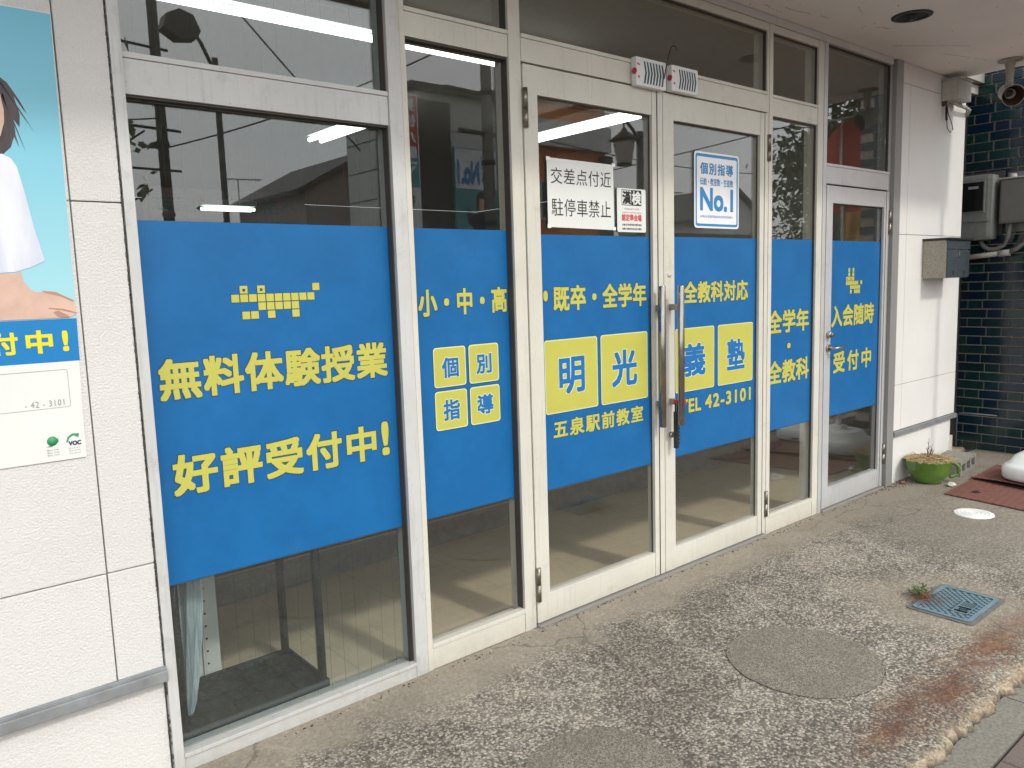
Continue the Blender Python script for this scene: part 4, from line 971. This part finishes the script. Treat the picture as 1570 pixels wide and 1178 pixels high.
# hollow block lying on its side
ck = thing('hollow_block', 'grey hollow concrete block lying behind the green planter', 'block', (5.9, -.13, 0))
cbm = MB(); X0, X1, Y0, Y1, Z0, Z1 = 5.70, 6.09, -.235, -.045, .001, .10
cbm.box((X0, Y0, Z0), (X1, Y1, .022)).box((X0, Y0, .080), (X1, Y1, Z1))
hx = [X0, X0+.03, X0+.118, X0+.148, X0+.236, X0+.266, X0+.354, X1]
for i in range(0, 8, 2): cbm.box((hx[i], Y0, .0225), (hx[i+1], Y1, .0795))
cbm.xf(Matrix.Translation((5.80, -.265, 0)) @ Matrix.Rotation(.10, 4, 'Z') @ Matrix.Translation((-5.7, .24, 0))); cbm.build('block_body', M['block'], ck)
def rock(c, r, lab, mt='rock'):
    bm = bmesh.new(); bmesh.ops.create_icosphere(bm, subdivisions=2, radius=r)
    for v in bm.verts: v.co *= 1+random.uniform(-.22, .22); v.co.z *= .6; v.co += Vector(c)
    me = bpy.data.meshes.new('stone'); bm.to_mesh(me); bm.free(); return tag(link('stone', me, M[mt]), lab, 'stone')
rock((5.50, -.315, .014), .026, 'small white stone in front of the green planter')
rock((5.36, -.06, .010), .018, 'little brown stone between single door and planter', 'leaf_dry')
db = MB(); rnd = random.Random(11)
for i in range(420):
    if rnd.random() < .6: x, y = rnd.uniform(.9, 5.4), -abs(rnd.gauss(0, .018))-.022
    else: x, y = rnd.gauss(5.35, .12), -abs(rnd.gauss(0, .05))-.01
    r = rnd.uniform(.0012, .005); db.box((x, y, .0005), (x+r*rnd.uniform(.6, 2), y+r, .0005+r*.6))
for i in range(40):
    x, y = rnd.uniform(1.0, 6.0), rnd.uniform(-1.4, -.1); r = rnd.uniform(.001, .003); db.box((x, y, .0005), (x+r*2, y+r, .0005+r*.5))
o = db.build('grit', M['sand']); o['kind'] = 'stuff'; o['label'] = 'dirt and grit gathered along the foot of the shopfront'
# white round cover
wc = thing('round_cover', 'small round white plastic cover set in the concrete', 'drain cover', (4.955, -.645, 0))
MB().lathe([(.0, .0052), (.098, .0052), (.105, .004), (.106, .0)], (4.955, -.645, 0), 40).build('cover_plate', M['cap'], wc)
for k in range(1, 5): MB().lathe([(.02*k, .0053), (.02*k, .0066), (.02*k+.006, .0066), (.02*k+.006, .0053)], (4.955, -.645, 0), 36).build('raised_ring', M['cap'], wc)
# blue water meter lid
ang = math.atan2(-.262, .0); c1 = Vector((3.356, -.954)); c2 = Vector((3.717, -.948)); c3 = Vector((3.698, -1.213)); c4 = Vector((3.315, -1.22))
LX0, LX1, LY0, LY1 = 3.335, 3.708, -1.218, -.950
ld = thing('meter_lid', 'faded light blue water meter lid with raised pattern in the concrete', 'meter lid', (3.52, -1.08, 0))
P = rect_round(LX0, LX1, LY0, LY1, .02); Q = rect_round(LX0+.018, LX1-.018, LY0+.018, LY1-.018, .02)
MB().prismz(P, -.02, .0045).build('lid_frame', M['lid_frame'], ld)
MB().prismz(Q, -.01, .0058).build('lid_plate', M['lid_dark'], ld)
rim = MB(); Q2 = rect_round(LX0+.036, LX1-.036, LY0+.036, LY1-.036, .012)
for k in range(len(Q)):
    j = (k+1) % len(Q)
    rim.quad([(Q[k][0], Q[k][1], .0085), (Q[j][0], Q[j][1], .0085), (Q2[j][0], Q2[j][1], .0085), (Q2[k][0], Q2[k][1], .0085)])
    rim.quad([(Q[k][0], Q[k][1], .0059), (Q[j][0], Q[j][1], .0059), (Q[j][0], Q[j][1], .0085), (Q[k][0], Q[k][1], .0085)]); rim.quad([(Q2[k][0], Q2[k][1], .0059), (Q2[j][0], Q2[j][1], .0059), (Q2[j][0], Q2[j][1], .0085), (Q2[k][0], Q2[k][1], .0085)])
rim.build('lid_rim', M['lid'], ld)
sm = bmesh.new(); bmesh.ops.create_cube(sm, size=1, matrix=Matrix.Diagonal((.0150, .0150, .0024, 1))); bmesh.ops.transform(sm, matrix=Matrix.Rotation(PI/4, 4, 'Z'), verts=sm.verts[:])
sme = bpy.data.meshes.new('stud'); sm.to_mesh(sme); sm.free(); sme.materials.append(M['lid'])
ix0, ix1, iy0, iy1 = LX0+.045, LX1-.045, LY0+.045, LY1-.045; s_ = .0290; r = 0; y = iy0
while y < iy1+.001:
    x = ix0 + (s_/2 if r % 2 else 0)
    while x < ix1+.001:
        if not (3.42 < x < 3.56 and -1.165 < y < -1.095):
            o = bpy.data.objects.new('stud', sme); COL.objects.link(o); attach(o, ld); o.location = (x, y, .0072)
        x += s_
    y += s_/2*1.02; r += 1
lp = bx('label_plate', (3.425, -1.162, .0059), (3.555, -1.098, .0075), M['lid'], ld)
me = text_mesh('量水器', .02, 1.0); vs = me.vertices; xa = min(v.co.x for v in vs); xb = max(v.co.x for v in vs); ya = min(v.co.y for v in vs); yb_ = max(v.co.y for v in vs)
for v in vs:
    uu = (v.co.x-xa)/(xb-xa); ww = (v.co.y-ya)/(yb_-ya); v.co = (3.432+uu*.066, -1.158+ww*.054, .0082)
me.materials.clear(); link('lettering', me, M['lid_dark'], ld)
for i in range(7): bx('grip_rib', (3.506, -1.157+i*.0078, .0076), (3.549, -1.1535+i*.0078, .0088), M['lid_dark'], ld)
# weed in the corner of the lid with litter
wd = thing('weed', 'small green weed growing at the far corner of the blue lid', 'weed', (3.55, -.95, 0)); rnd = random.Random(5)
def lid_weed():
    lm = bmesh.new(); C0 = Vector((3.50, -.945, .0))
    for i in range(150):
        a = rnd.uniform(0, 2*PI); h = rnd.uniform(.004, .032) if rnd.random() < .85 else rnd.uniform(.03, .06); r = rnd.uniform(0, .06)*(1-h*9)
        p = C0+Vector((r*math.cos(a), r*math.sin(a), h)); dv = Vector((math.cos(a), math.sin(a), rnd.uniform(-.2, .9))).normalized(); L = rnd.uniform(.009, .02); sd_ = dv.cross(Vector((0, 0, 1))).normalized()*L*.32
        vs = [lm.verts.new(q) for q in (p, p+dv*L*.5+sd_, p+dv*L, p+dv*L*.5-sd_)]; lm.faces.new(vs)
    me = bpy.data.meshes.new('leaves'); lm.to_mesh(me); lm.free(); o = link('leaves', me, M['leaf_small'], wd); o['kind'] = 'stuff'
    sm_ = MB()
    for i in range(9):
        a = rnd.uniform(0, 2*PI); q = C0+Vector((.03*math.cos(a), .03*math.sin(a), rnd.uniform(.02, .05))); sm_.tube([C0+Vector((0, 0, .002)), (C0+q)/2, q], .0012, 4)
    sm_.build('stem', M['leaf_small'], wd)
    dl_ = bmesh.new()
    for i in range(620):
        a = rnd.uniform(0, 2*PI); r = abs(rnd.gauss(0, .045)); p = Vector((3.475+r*math.cos(a)*1.25, -.975+r*math.sin(a)*.95, .009+rnd.uniform(0, .016)*max(0, 1-r*9)))
        dv = Vector((rnd.uniform(-1, 1), rnd.uniform(-1, 1), rnd.uniform(-.3, .4))).normalized()*rnd.uniform(.004, .010); sd_ = dv.cross(Vector((0, 0, 1)))*.45
        dl_.faces.new([dl_.verts.new(q) for q in (p, p+dv*.5+sd_, p+dv, p+dv*.5-sd_)])
    me = bpy.data.meshes.new('litter'); dl_.to_mesh(me); dl_.free(); o = link('dry_litter', me, M['leaf_dry'], wd); o['kind'] = 'stuff'
lid_weed()
# rubber mats
def mat_obj(lab, poly, z0, lift=None):
    t = thing('rubber_mat', lab, 'mat', (5.6, -.7, 0), 'red brown rubber mats by the tiled wall')
    # poly: four corners a,b,c,d ; grid
    a, b, c, d = [Vector(p) for p in poly]; n, m_ = 44, 44; bm = bmesh.new(); V = []
    for i in range(n+1):
        row = []
        for j in range(m_+1):
            s, u_ = i/n, j/m_; p = (a*(1-s)+b*s)*(1-u_) + (d*(1-s)+c*s)*u_
            z = z0 + (lift(s, u_) if lift else 0) + (.0025 if (i % 2 == 0 and j % 2 == 0) else 0)
            row.append(bm.verts.new((p.x, p.y, z)))
        V.append(row)
    for i in range(n):
        for j in range(m_): bm.faces.new((V[i][j], V[i+1][j], V[i+1][j+1], V[i][j+1]))
    r = bmesh.ops.extrude_face_region(bm, geom=bm.faces[:]); bmesh.ops.translate(bm, verts=[v for v in r['geom'] if isinstance(v, bmesh.types.BMVert)], vec=(0, 0, -.006))
    bmesh.ops.recalc_face_normals(bm, faces=bm.faces[:]); me = bpy.data.meshes.new('mat_sheet'); bm.to_mesh(me); bm.free(); link('mat_sheet', me, M['mat'], t)
    return t
mat_obj('nearer red brown studded rubber mat with a torn hole', [(5.27, -.36), (5.80, -.345), (5.62, -1.25), (5.13, -1.30)], .008)
mat_obj('farther red brown rubber mat whose front edge curls up', [(5.76, -.34), (6.30, -.32), (6.20, -1.25), (5.52, -1.28)], .012, lambda s, u_: .032*max(0, 1-s*5)*(.3+.7*math.sin(min(1, u_*1.6)*PI*.9)) )
tag(MB().prismz([(5.40, -.475), (5.43, -.468), (5.452, -.476), (5.462, -.492), (5.440, -.50), (5.433, -.516), (5.418, -.498), (5.398, -.505), (5.405, -.488)], .0095, .0125).build('dark_leaf', M['dark']), 'blackened dead leaf lying on the nearer rubber mat', 'leaf')

# white weighted banner bases with poles and cloths (stand right of the view, mirrored in the door)
def wbase(c, lab, rot=0, s=1.0):
    t = thing('banner_base', lab, 'banner base', (c[0], c[1], 0), 'white water filled banner bases')
    bm = bmesh.new(); prof = [(.215, .005), (.225, .02), (.225, .085), (.205, .105), (.19, .11), (.165, .155), (.135, .17), (.06, .172), (.055, .20), (.03, .20)]
    rings = []
    for rr, z in prof:
        ring_ = []
        for k in range(32):
            a = 2*PI*k/32; e = 4.0; ca, sa = math.cos(a), math.sin(a); q = (abs(ca)**e+abs(sa)**e)**(-1/e)
            ring_.append(bm.verts.new((c[0]+rr*s*q*ca, c[1]+rr*s*q*sa, z*s+.02)))
        rings.append(ring_)
    for i in range(len(rings)-1):
        for k in range(32): f = bm.faces.new((rings[i][k], rings[i][(k+1) % 32], rings[i+1][(k+1) % 32], rings[i+1][k])); f.smooth = True
    bm.faces.new(rings[-1]); me = bpy.data.meshes.new('tank'); bm.to_mesh(me); bm.free(); link('tank', me, M['white_plastic'], t)
    MB().tube([(c[0], c[1], .2*s), (c[0], c[1], .26)], .022, 14).build('pole_socket', M['white_plastic'], t)
    bx('handle_recess', (c[0]-.2262*s, c[1]-.03, .035), (c[0]-.2235*s, c[1]+.03, .055), M['dark'], t)
    return t
wbase((6.03, -.70), 'white water filled banner base standing on the farther mat')
wbase((6.30, -1.10), 'second white banner base further towards the street')
nbn = thing('nobori_banner', 'tall red, green and yellow cloth banner on a pole, mirrored in the single door', 'banner', (6.03, -.70, .22))
MB().tube([(6.03, -.70, .24), (6.03, -.70, 2.62)], .011, 10).tube([(6.03, -.56, 2.61), (6.03, -.96, 2.61)], .008, 8).build('pole', M['white_plastic'], nbn)
def cloth(pts, y0, y1, name, mt, xo=6.035):
    bm = bmesh.new(); V = []
    n = 24
    for i in range(n+1):
        s = i/n; y = y0+(y1-y0)*s; zt, zb = pts(s); row = []
        for j in range(17):
            z = zb+(zt-zb)*j/16; row.append(bm.verts.new((xo+.014*math.sin(s*9+z*3), y, z)))
        V.append(row)
    for i in range(n):
        for j in range(16): bm.faces.new((V[i][j], V[i+1][j], V[i+1][j+1], V[i][j+1]))
    me = bpy.data.meshes.new(name); bm.to_mesh(me); bm.free(); o = link(name, me, mt, nbn)
    return o
cloth(lambda s: (2.60-.26*s*s, 1.90), -.56, -.95, 'red_cloth', M['banner_red'])
cloth(lambda s: (1.899, .75), -.56, -.70, 'yellow_cloth', M['banner_yellow']); cloth(lambda s: (1.899, .75), -.701, -.95, 'green_cloth', M['banner_green'])
text('実', (-.92, -.73, 1.66, 1.86), 6.015, M['navy'], nbn, .04, axis='x'); text('績', (-.92, -.73, 1.42, 1.62), 6.015, M['navy'], nbn, .04, axis='x')

# ------------------------------------------------------------------ the street behind the viewer (mirrored in the glass)
def pole(lab, x, y, h, r0, r1, mt, name='utility_pole', arms=(), tr=False, group='utility poles across the street'):
    t = thing(name, lab, 'utility pole', (x, y, 0), group)
    MB().tube([(x, y, -.05), (x, y, h)], [r0, r1], 16).build('shaft', M[mt], t)
    for (z, dx, dy, L, w) in arms:
        a = Vector((x, y, z)); b = a+Vector((dx, dy, 0)).normalized()*L; c = a-Vector((dx, dy, 0)).normalized()*L*.25
        MB().tube([c, b], w, 8).build('crossarm', M['darksteel'], t)
    for z in (h*.3, h*.45, h*.62): MB().lathe([(r0*1.02, 0), (r0*1.12, .02), (r0*1.12, .10), (r0*1.02, .12)], (x, y, z), 14).build('clamp_band', M['darksteel'], t)
    if tr:
        MB().lathe([(.0, 0), (.24, .0), (.26, .03), (.26, .60), (.22, .66), (.0, .68)], (x-.42, y+.1, h*.73), 20).build('transformer', M['elbox'], t)
    return t
pole('steel grey utility pole with side arms mirrored at the left of the widest pane', 6.28, -17.65, 11.0, .135, .11, 'poledark', arms=((5.35, -1, .2, 1.9, .035), (4.4, -1, .1, 1.6, .03), (7.2, -1, .2, 1.2, .035)))
pole('concrete utility pole with a transformer before the corner building', 12.2, -12.65, 9.5, .15, .12, 'concrete', arms=((5.9, -1, .1, 1.3, .05), (5.0, -1, .1, .9, .05)), tr=True)
lm_ = thing('street_lamp', 'street lamp with a long arm mirrored in the widest pane', 'street lamp', (5.1, -10.9, 0))
MB().tube([(5.1, -10.9, -.05), (5.1, -10.9, 5.25)], [.055, .05], 14).build('pole', M['poledark'], lm_)
MB().tube([(5.1, -10.9, 5.0), (4.98, -10.8, 5.15), (4.80, -10.65, 5.38), (4.66, -10.55, 5.50)], .03, 10).build('arm', M['poledark'], lm_)
MB().prism([(4.72, 5.48), (4.66, 5.36), (4.38, 5.32), (4.16, 5.46), (4.22, 5.66), (4.42, 5.76), (4.62, 5.70)], -10.68, -10.38).build('lamp_head', M['poledark'], lm_)
ln = thing('lantern_lamp', 'lantern shaped street light on a curved bracket, mirrored in the left door leaf', 'street lamp', (8.6, -4.9, 0))
MB().tube([(8.62, -4.95, -.03), (8.62, -4.95, 3.45)], .05, 12).build('pole', M['poledark'], ln)
MB().tube([(8.62, -4.95, 3.25), (8.4, -4.87, 3.43), (8.15, -4.75, 3.48), (7.94, -4.66, 3.49)], .022, 8).build('arm', M['poledark'], ln)
for nme, pr, mt in (('lantern_roof', [(.0, .46), (.03, .44), (.05, .40), (.20, .30), (.20, .285), (.12, .28)], 'poledark'), ('lantern_glass', [(.145, .28), (.10, .0)], 'amber'), ('lantern_base', [(.105, 0), (.10, -.03), (.0, -.04)], 'poledark')):
    MB().lathe(pr, (7.96, -4.65, 2.94), 6).build(nme, M[mt], ln)
MB().tube([(7.96, -4.65, 3.39), (7.96, -4.65, 3.49)], .012, 8).build('hanger', M['poledark'], ln)
def cable_(a, b, sag, r=.012, lab='black overhead cable', seg=18):
    a, b = Vector(a), Vector(b); P = [a.lerp(b, k/seg) - Vector((0, 0, sag*4*(k/seg)*(1-k/seg))) for k in range(seg+1)]
    o = MB().tube(P, r, 5, False).build('overhead_cable', M['cable']); tag(o, lab, 'cable', 'overhead cables across the street'); return o
cable_((-6, -12.0, 8.5), (12.2, -12.65, 8.2), .5, .02, 'thick overhead cable running to the concrete pole')
cable_((-6, -14.0, 4.2), (6.28, -17.6, 5.6), .3, .018, 'overhead cable rising to the dark pole from the left')
cable_((6.28, -17.6, 4.9), (12.2, -12.7, 7.4), .25, .02, 'overhead cable slanting between the two poles')
cable_((12.2, -12.65, 6.0), (30, -11.0, 7.0), .6, .02, 'overhead cable leading right from the concrete pole')
cable_((12.2, -12.65, 7.3), (24, -5.0, 8.0), .5, .02, 'overhead cable crossing the street from the concrete pole')
cable_((12.2, -12.65, 5.2), (34, -16.0, 6.0), .5, .016, 'thin low cable leading right over the far houses')
cable_((16, -30, 3.9), (36, -14, 9), .3, .025, 'steep cable high over the far houses')
cable_((2, -9.5, 8.6), (9.5, -14.0, 4.6), .1, .018, 'steep cable crossing high before the transom')

def house(lab, x0, x1, y0, y1, h, wall, roof='flat', windows=(), name='house', roofm='roof', bands=0):
    t = thing(name, lab, 'building', ((x0+x1)/2, (y0+y1)/2, 0), 'buildings across the street')
    bx('wall', (x0, y0, -.05), (x1, y1, h), M[wall], t)
    if roof == 'flat': bx('roof', (x0-.25, y0-.25, h+.001), (x1+.25, y1+.25, h+.16), M[roofm], t)
    else:
        xm = (x0+x1)/2; r = MB().prism([(x0-.4, h-.15), (xm, h+(x1-x0)*.28), (x1+.4, h-.15), (x1+.4, h), (xm, h+(x1-x0)*.28+.18), (x0-.4, h)], y0-.3, y1+.3); r.build('roof', M[roofm], t)
        MB().prism([(x0, h), (x1, h), (xm, h+(x1-x0)*.27)], y0+.01, y1-.01).build('gable', M[wall], t)
    for (ax, ay, az, w, hh) in windows:
        if ax is None: wf = bx('window', (x0-.04, ay, az), (x0+.02, ay+w, az+hh), M['lamp_body'], t); bx('pane', (x0-.045, ay+.06, az+.06), (x0-.041, ay+w-.06, az+hh-.06), M['winglass'], wf)
        else: wf = bx('window', (ax, y1-.02, az), (ax+w, y1+.04, az+hh), M['lamp_body'], t); bx('pane', (ax+.06, y1+.041, az+.06), (ax+w-.06, y1+.046, az+hh-.06), M['winglass'], wf)
    for k in range(bands):
        z = .75+k*.75
        if z < h-.2: bx('siding_joint', (x0-.012, y0, z), (x1+.012, y1+.012, z+.02), M['siding_dark'], t)
    return t
hb = house('pale two storey corner shop with signs, mirrored in the four squares pane', 11.0, 14.3, -17.3, -13.9, 6.1, 'siding', windows=((13.4, 0, 3.6, .7, 1.2),), bands=8, name='corner_shop')
bx('dark_bay', (11.02, -13.885, 0), (11.95, -13.80, 5.9), M['siding_dark'], hb)
vs_ = thing('vertical_sign', 'tall red and blue barber sign board on the corner shop', 'sign', (10.7, -13.9, 2.2))
bx('board', (10.10, -13.80, 2.05), (10.92, -13.68, 5.25), M['sign_white'], vs_)
bx('red_field', (10.13, -13.679, 3.9), (10.89, -13.676, 5.2), M['red_print'], vs_); bx('teal_field', (10.13, -13.679, 3.1), (10.89, -13.676, 3.899), M['teal'], vs_)
for k, s in enumerate('男性パーマ'): text(s, (10.52, 10.84, 4.85-k*.36, 5.13-k*.36), -13.673, M['sign_white'], vs_, .04, flip=True)
for k, s in enumerate('エール'): text(s, (10.17, 10.47, 4.35-k*.36, 4.63-k*.36), -13.673, M['sign_white'], vs_, .04, flip=True)
text('P', (10.3, 10.6, 2.15, 2.5), -13.676, M['red_print'], vs_, .03, flip=True); text('もろ', (10.25, 10.75, 2.6, 2.95), -13.676, M['navy'], vs_, .03, flip=True)
vs_.location.z += .7
bb = thing('school_billboard', 'pale green advertising board reading No.1 with a figure in a navy blazer', 'billboard', (12.5, -13.7, 1.3))
bx('board', (11.98, -13.80, 1.2), (13.35, -13.72, 3.75), M['teal'], bb); bx('upper_field', (12.0, -13.719, 2.75), (13.33, -13.716, 3.72), M['sign_white'], bb)
text('No.1', (12.05, 12.75, 2.85, 3.45), -13.713, M['sign_blue'], bb, .05, flip=True); text('個別', (12.82, 13.28, 3.25, 3.6), -13.713, M['sign_blue'], bb, .03, flip=True); text('指導', (12.82, 13.28, 2.85, 3.2), -13.713, M['sign_blue'], bb, .03, flip=True)
def fl2(poly, y, nme, mt): MB().prism(poly, y-.002, y).build(nme, M[mt], bb)
fl2([(12.5, 1.22), (13.15, 1.22), (13.22, 1.65), (13.05, 2.1), (12.9, 2.18), (12.75, 2.15), (12.45, 2.12), (12.38, 2.3), (12.28, 2.25), (12.35, 1.9), (12.5, 1.8)], -13.715, 'blazer', 'navy')
fl2([(12.72, 2.15), (12.92, 2.18), (12.98, 2.5), (12.9, 2.68), (12.76, 2.70), (12.64, 2.6), (12.62, 2.3)], -13.713, 'hair', 'hair'); fl2([(12.70, 2.22), (12.80, 2.18), (12.90, 2.28), (12.90, 2.5), (12.72, 2.52)], -13.711, 'face', 'skin')
bb.location.z += 1.1
vm = thing('round_edged_sign', 'white upright sign case with a red rounded border beside the billboard', 'sign', (13.8, -13.5, 0))
MB().prism(rect_round(13.45, 14.25, .1, 3.6, .3), -13.75, -13.50).build('case', M['red_print'], vm); MB().prism(rect_round(13.55, 14.15, .2, 3.5, .24), -13.499, -13.49).build('face', M['sign_white'], vm)
ho = house('orange fronted shop with a dark pillar, mirrored in the left door leaf', 14.6, 17.9, -21, -14.2, 6.6, 'orange', windows=((15.2, 0, 3.2, 1.4, 1.1),), name='orange_shop')
bx('dark_pillar', (14.45, -14.18, 0), (14.85, -13.9, 6.5), M['siding_dark'], ho); bx('grey_fascia', (14.86, -14.17, 5.2), (17.9, -13.95, 5.9), M['siding'], ho)
bx('dark_pillar', (17.6, -14.18, 0), (17.95, -13.94, 5.1), M['siding_dark'], ho)
house('plastered gabled house with a dark roof behind the poles', 12.0, 16.6, -27.5, -22, 4.7, 'farwall', 'gable', ((None, -25, 2.6, 1.1, 1.0),), 'gabled_house')
house('low distant house with an aerial, left of the gabled one', 13.5, 18.5, -38, -32, 3.4, 'farwall', 'gable', (), 'distant_house')
house('far low shed right of the orange shop', 26, 34, -24, -19, 3.2, 'farwall', 'flat', ((27.5, 0, 1.4, 1.4, 1.0), (30.5, 0, 1.4, 1.4, 1.0)), 'low_shed')
house('far two storey house beyond the low shed', 36, 42, -30, -24, 4.6, 'siding', 'gable', ((37.5, 0, 2.9, 1.2, 1.0),), 'distant_house')
house('left far block mirrored low behind the dark pole', -4, 3, -40, -32, 3.3, 'farwall', 'flat', (), 'distant_block')
def aerial(x, y, z0, h, lab):
    t = thing('tv_aerial', lab, 'aerial', (x, y, z0)); MB().tube([(x, y, z0), (x, y, z0+h)], .025, 6).build('mast', M['steel'], t)
    MB().tube([(x-.55, y, z0+h), (x+.75, y+.2, z0+h+.02)], .02, 6).build('boom', M['steel'], t)
    for k in range(6): MB().tube([(x-.5+k*.24, y-.22, z0+h), (x-.5+k*.24, y+.22, z0+h)], .012, 5).build('element', M['steel'], t)
aerial(10.9, -24.8, 3.2, 2.1, 'television aerial mirrored beside the gabled roof'); aerial(28.2, -20, 3.3, 1.9, 'television aerial on the low shed roof')

def tree(lab, x, y, h, r, n, mt, seed, trunk_r=.14, group='trees and shrubs across the street', lo=.35, leafs=.16, name='broadleaf_tree'):
    t = thing(name, lab, 'tree', (x, y, 0), group); rnd = random.Random(seed)
    tk = MB(); tk.tube([(x, y, -.05), (x+.05, y, h*.3), (x-.04, y+.05, h*.55), (x, y, h*.85)], [trunk_r, trunk_r*.8, trunk_r*.5, .03], 10); ends = []
    for k in range(11):
        a = k*2.4; z0 = h*rnd.uniform(.28, .65); e = Vector((x+math.cos(a)*r*rnd.uniform(.5, .95), y+math.sin(a)*r*rnd.uniform(.5, .95), z0+h*rnd.uniform(.0, .25))); ends.append(e)
        tk.tube([(x, y, z0), ((x+e.x)/2, (y+e.y)/2, (z0+e.z)/2+.15), tuple(e)], [trunk_r*.4, trunk_r*.25, .012], 6)
    tk.build('trunk', M['bark'], t)
    cl_ = [e for e in ends]
    for k in range(34):
        a = rnd.uniform(0, 2*PI); q = rnd.uniform(.2, 1)**.6*r; z = h*(lo+(1-lo)*rnd.random()); k_ = 1-abs((z/h-(lo+1)/2)/((1-lo)/2))**2*.6; cl_.append(Vector((x+q*k_*math.cos(a), y+q*k_*math.sin(a), z)))
    bm = bmesh.new()
    for i in range(n):
        c = rnd.choice(cl_); s = r*.27; p = c+Vector((rnd.gauss(0, s), rnd.gauss(0, s), rnd.gauss(0, s*.55)))
        if p.z < .3: continue
        d = Vector((rnd.uniform(-1, 1), rnd.uniform(-1, 1), rnd.uniform(-1.2, .2))).normalized(); L = leafs*rnd.uniform(.6, 1.25); w = d.cross(Vector((rnd.random(), rnd.random(), rnd.random()))).normalized()*L*.27
        bm.faces.new([bm.verts.new(q) for q in (p, p+d*L*.45+w, p+d*L, p+d*L*.45-w)])
    me = bpy.data.meshes.new('crown'); bm.to_mesh(me); bm.free(); link('crown', me, M[mt], t); return t
tree('leafy street tree with drooping leaves mirrored in the narrowest pane', 13.5, -4.7, 5.6, .95, 4200, 'leaf', 4, lo=.42, leafs=.17)
tree('yellowish green shrub mirrored low in the narrowest pane', 15.4, -6.2, 3.0, 1.1, 5000, 'leaf_light', 9, .08, lo=.12, leafs=.11, name='shrub')
tree('dark tree further along the street right of the orange shop', 24, -9.5, 5.5, 2.2, 5000, 'leaf', 12, lo=.3, leafs=.2)
tree('hanging leafy branch tree mirrored in the top left transom', 2.25, -7.2, 5.7, .75, 520, 'leaf', 21, .05, lo=.84, leafs=.16)

for o in bpy.data.objects:
    if '_e' in o: del o['_e']
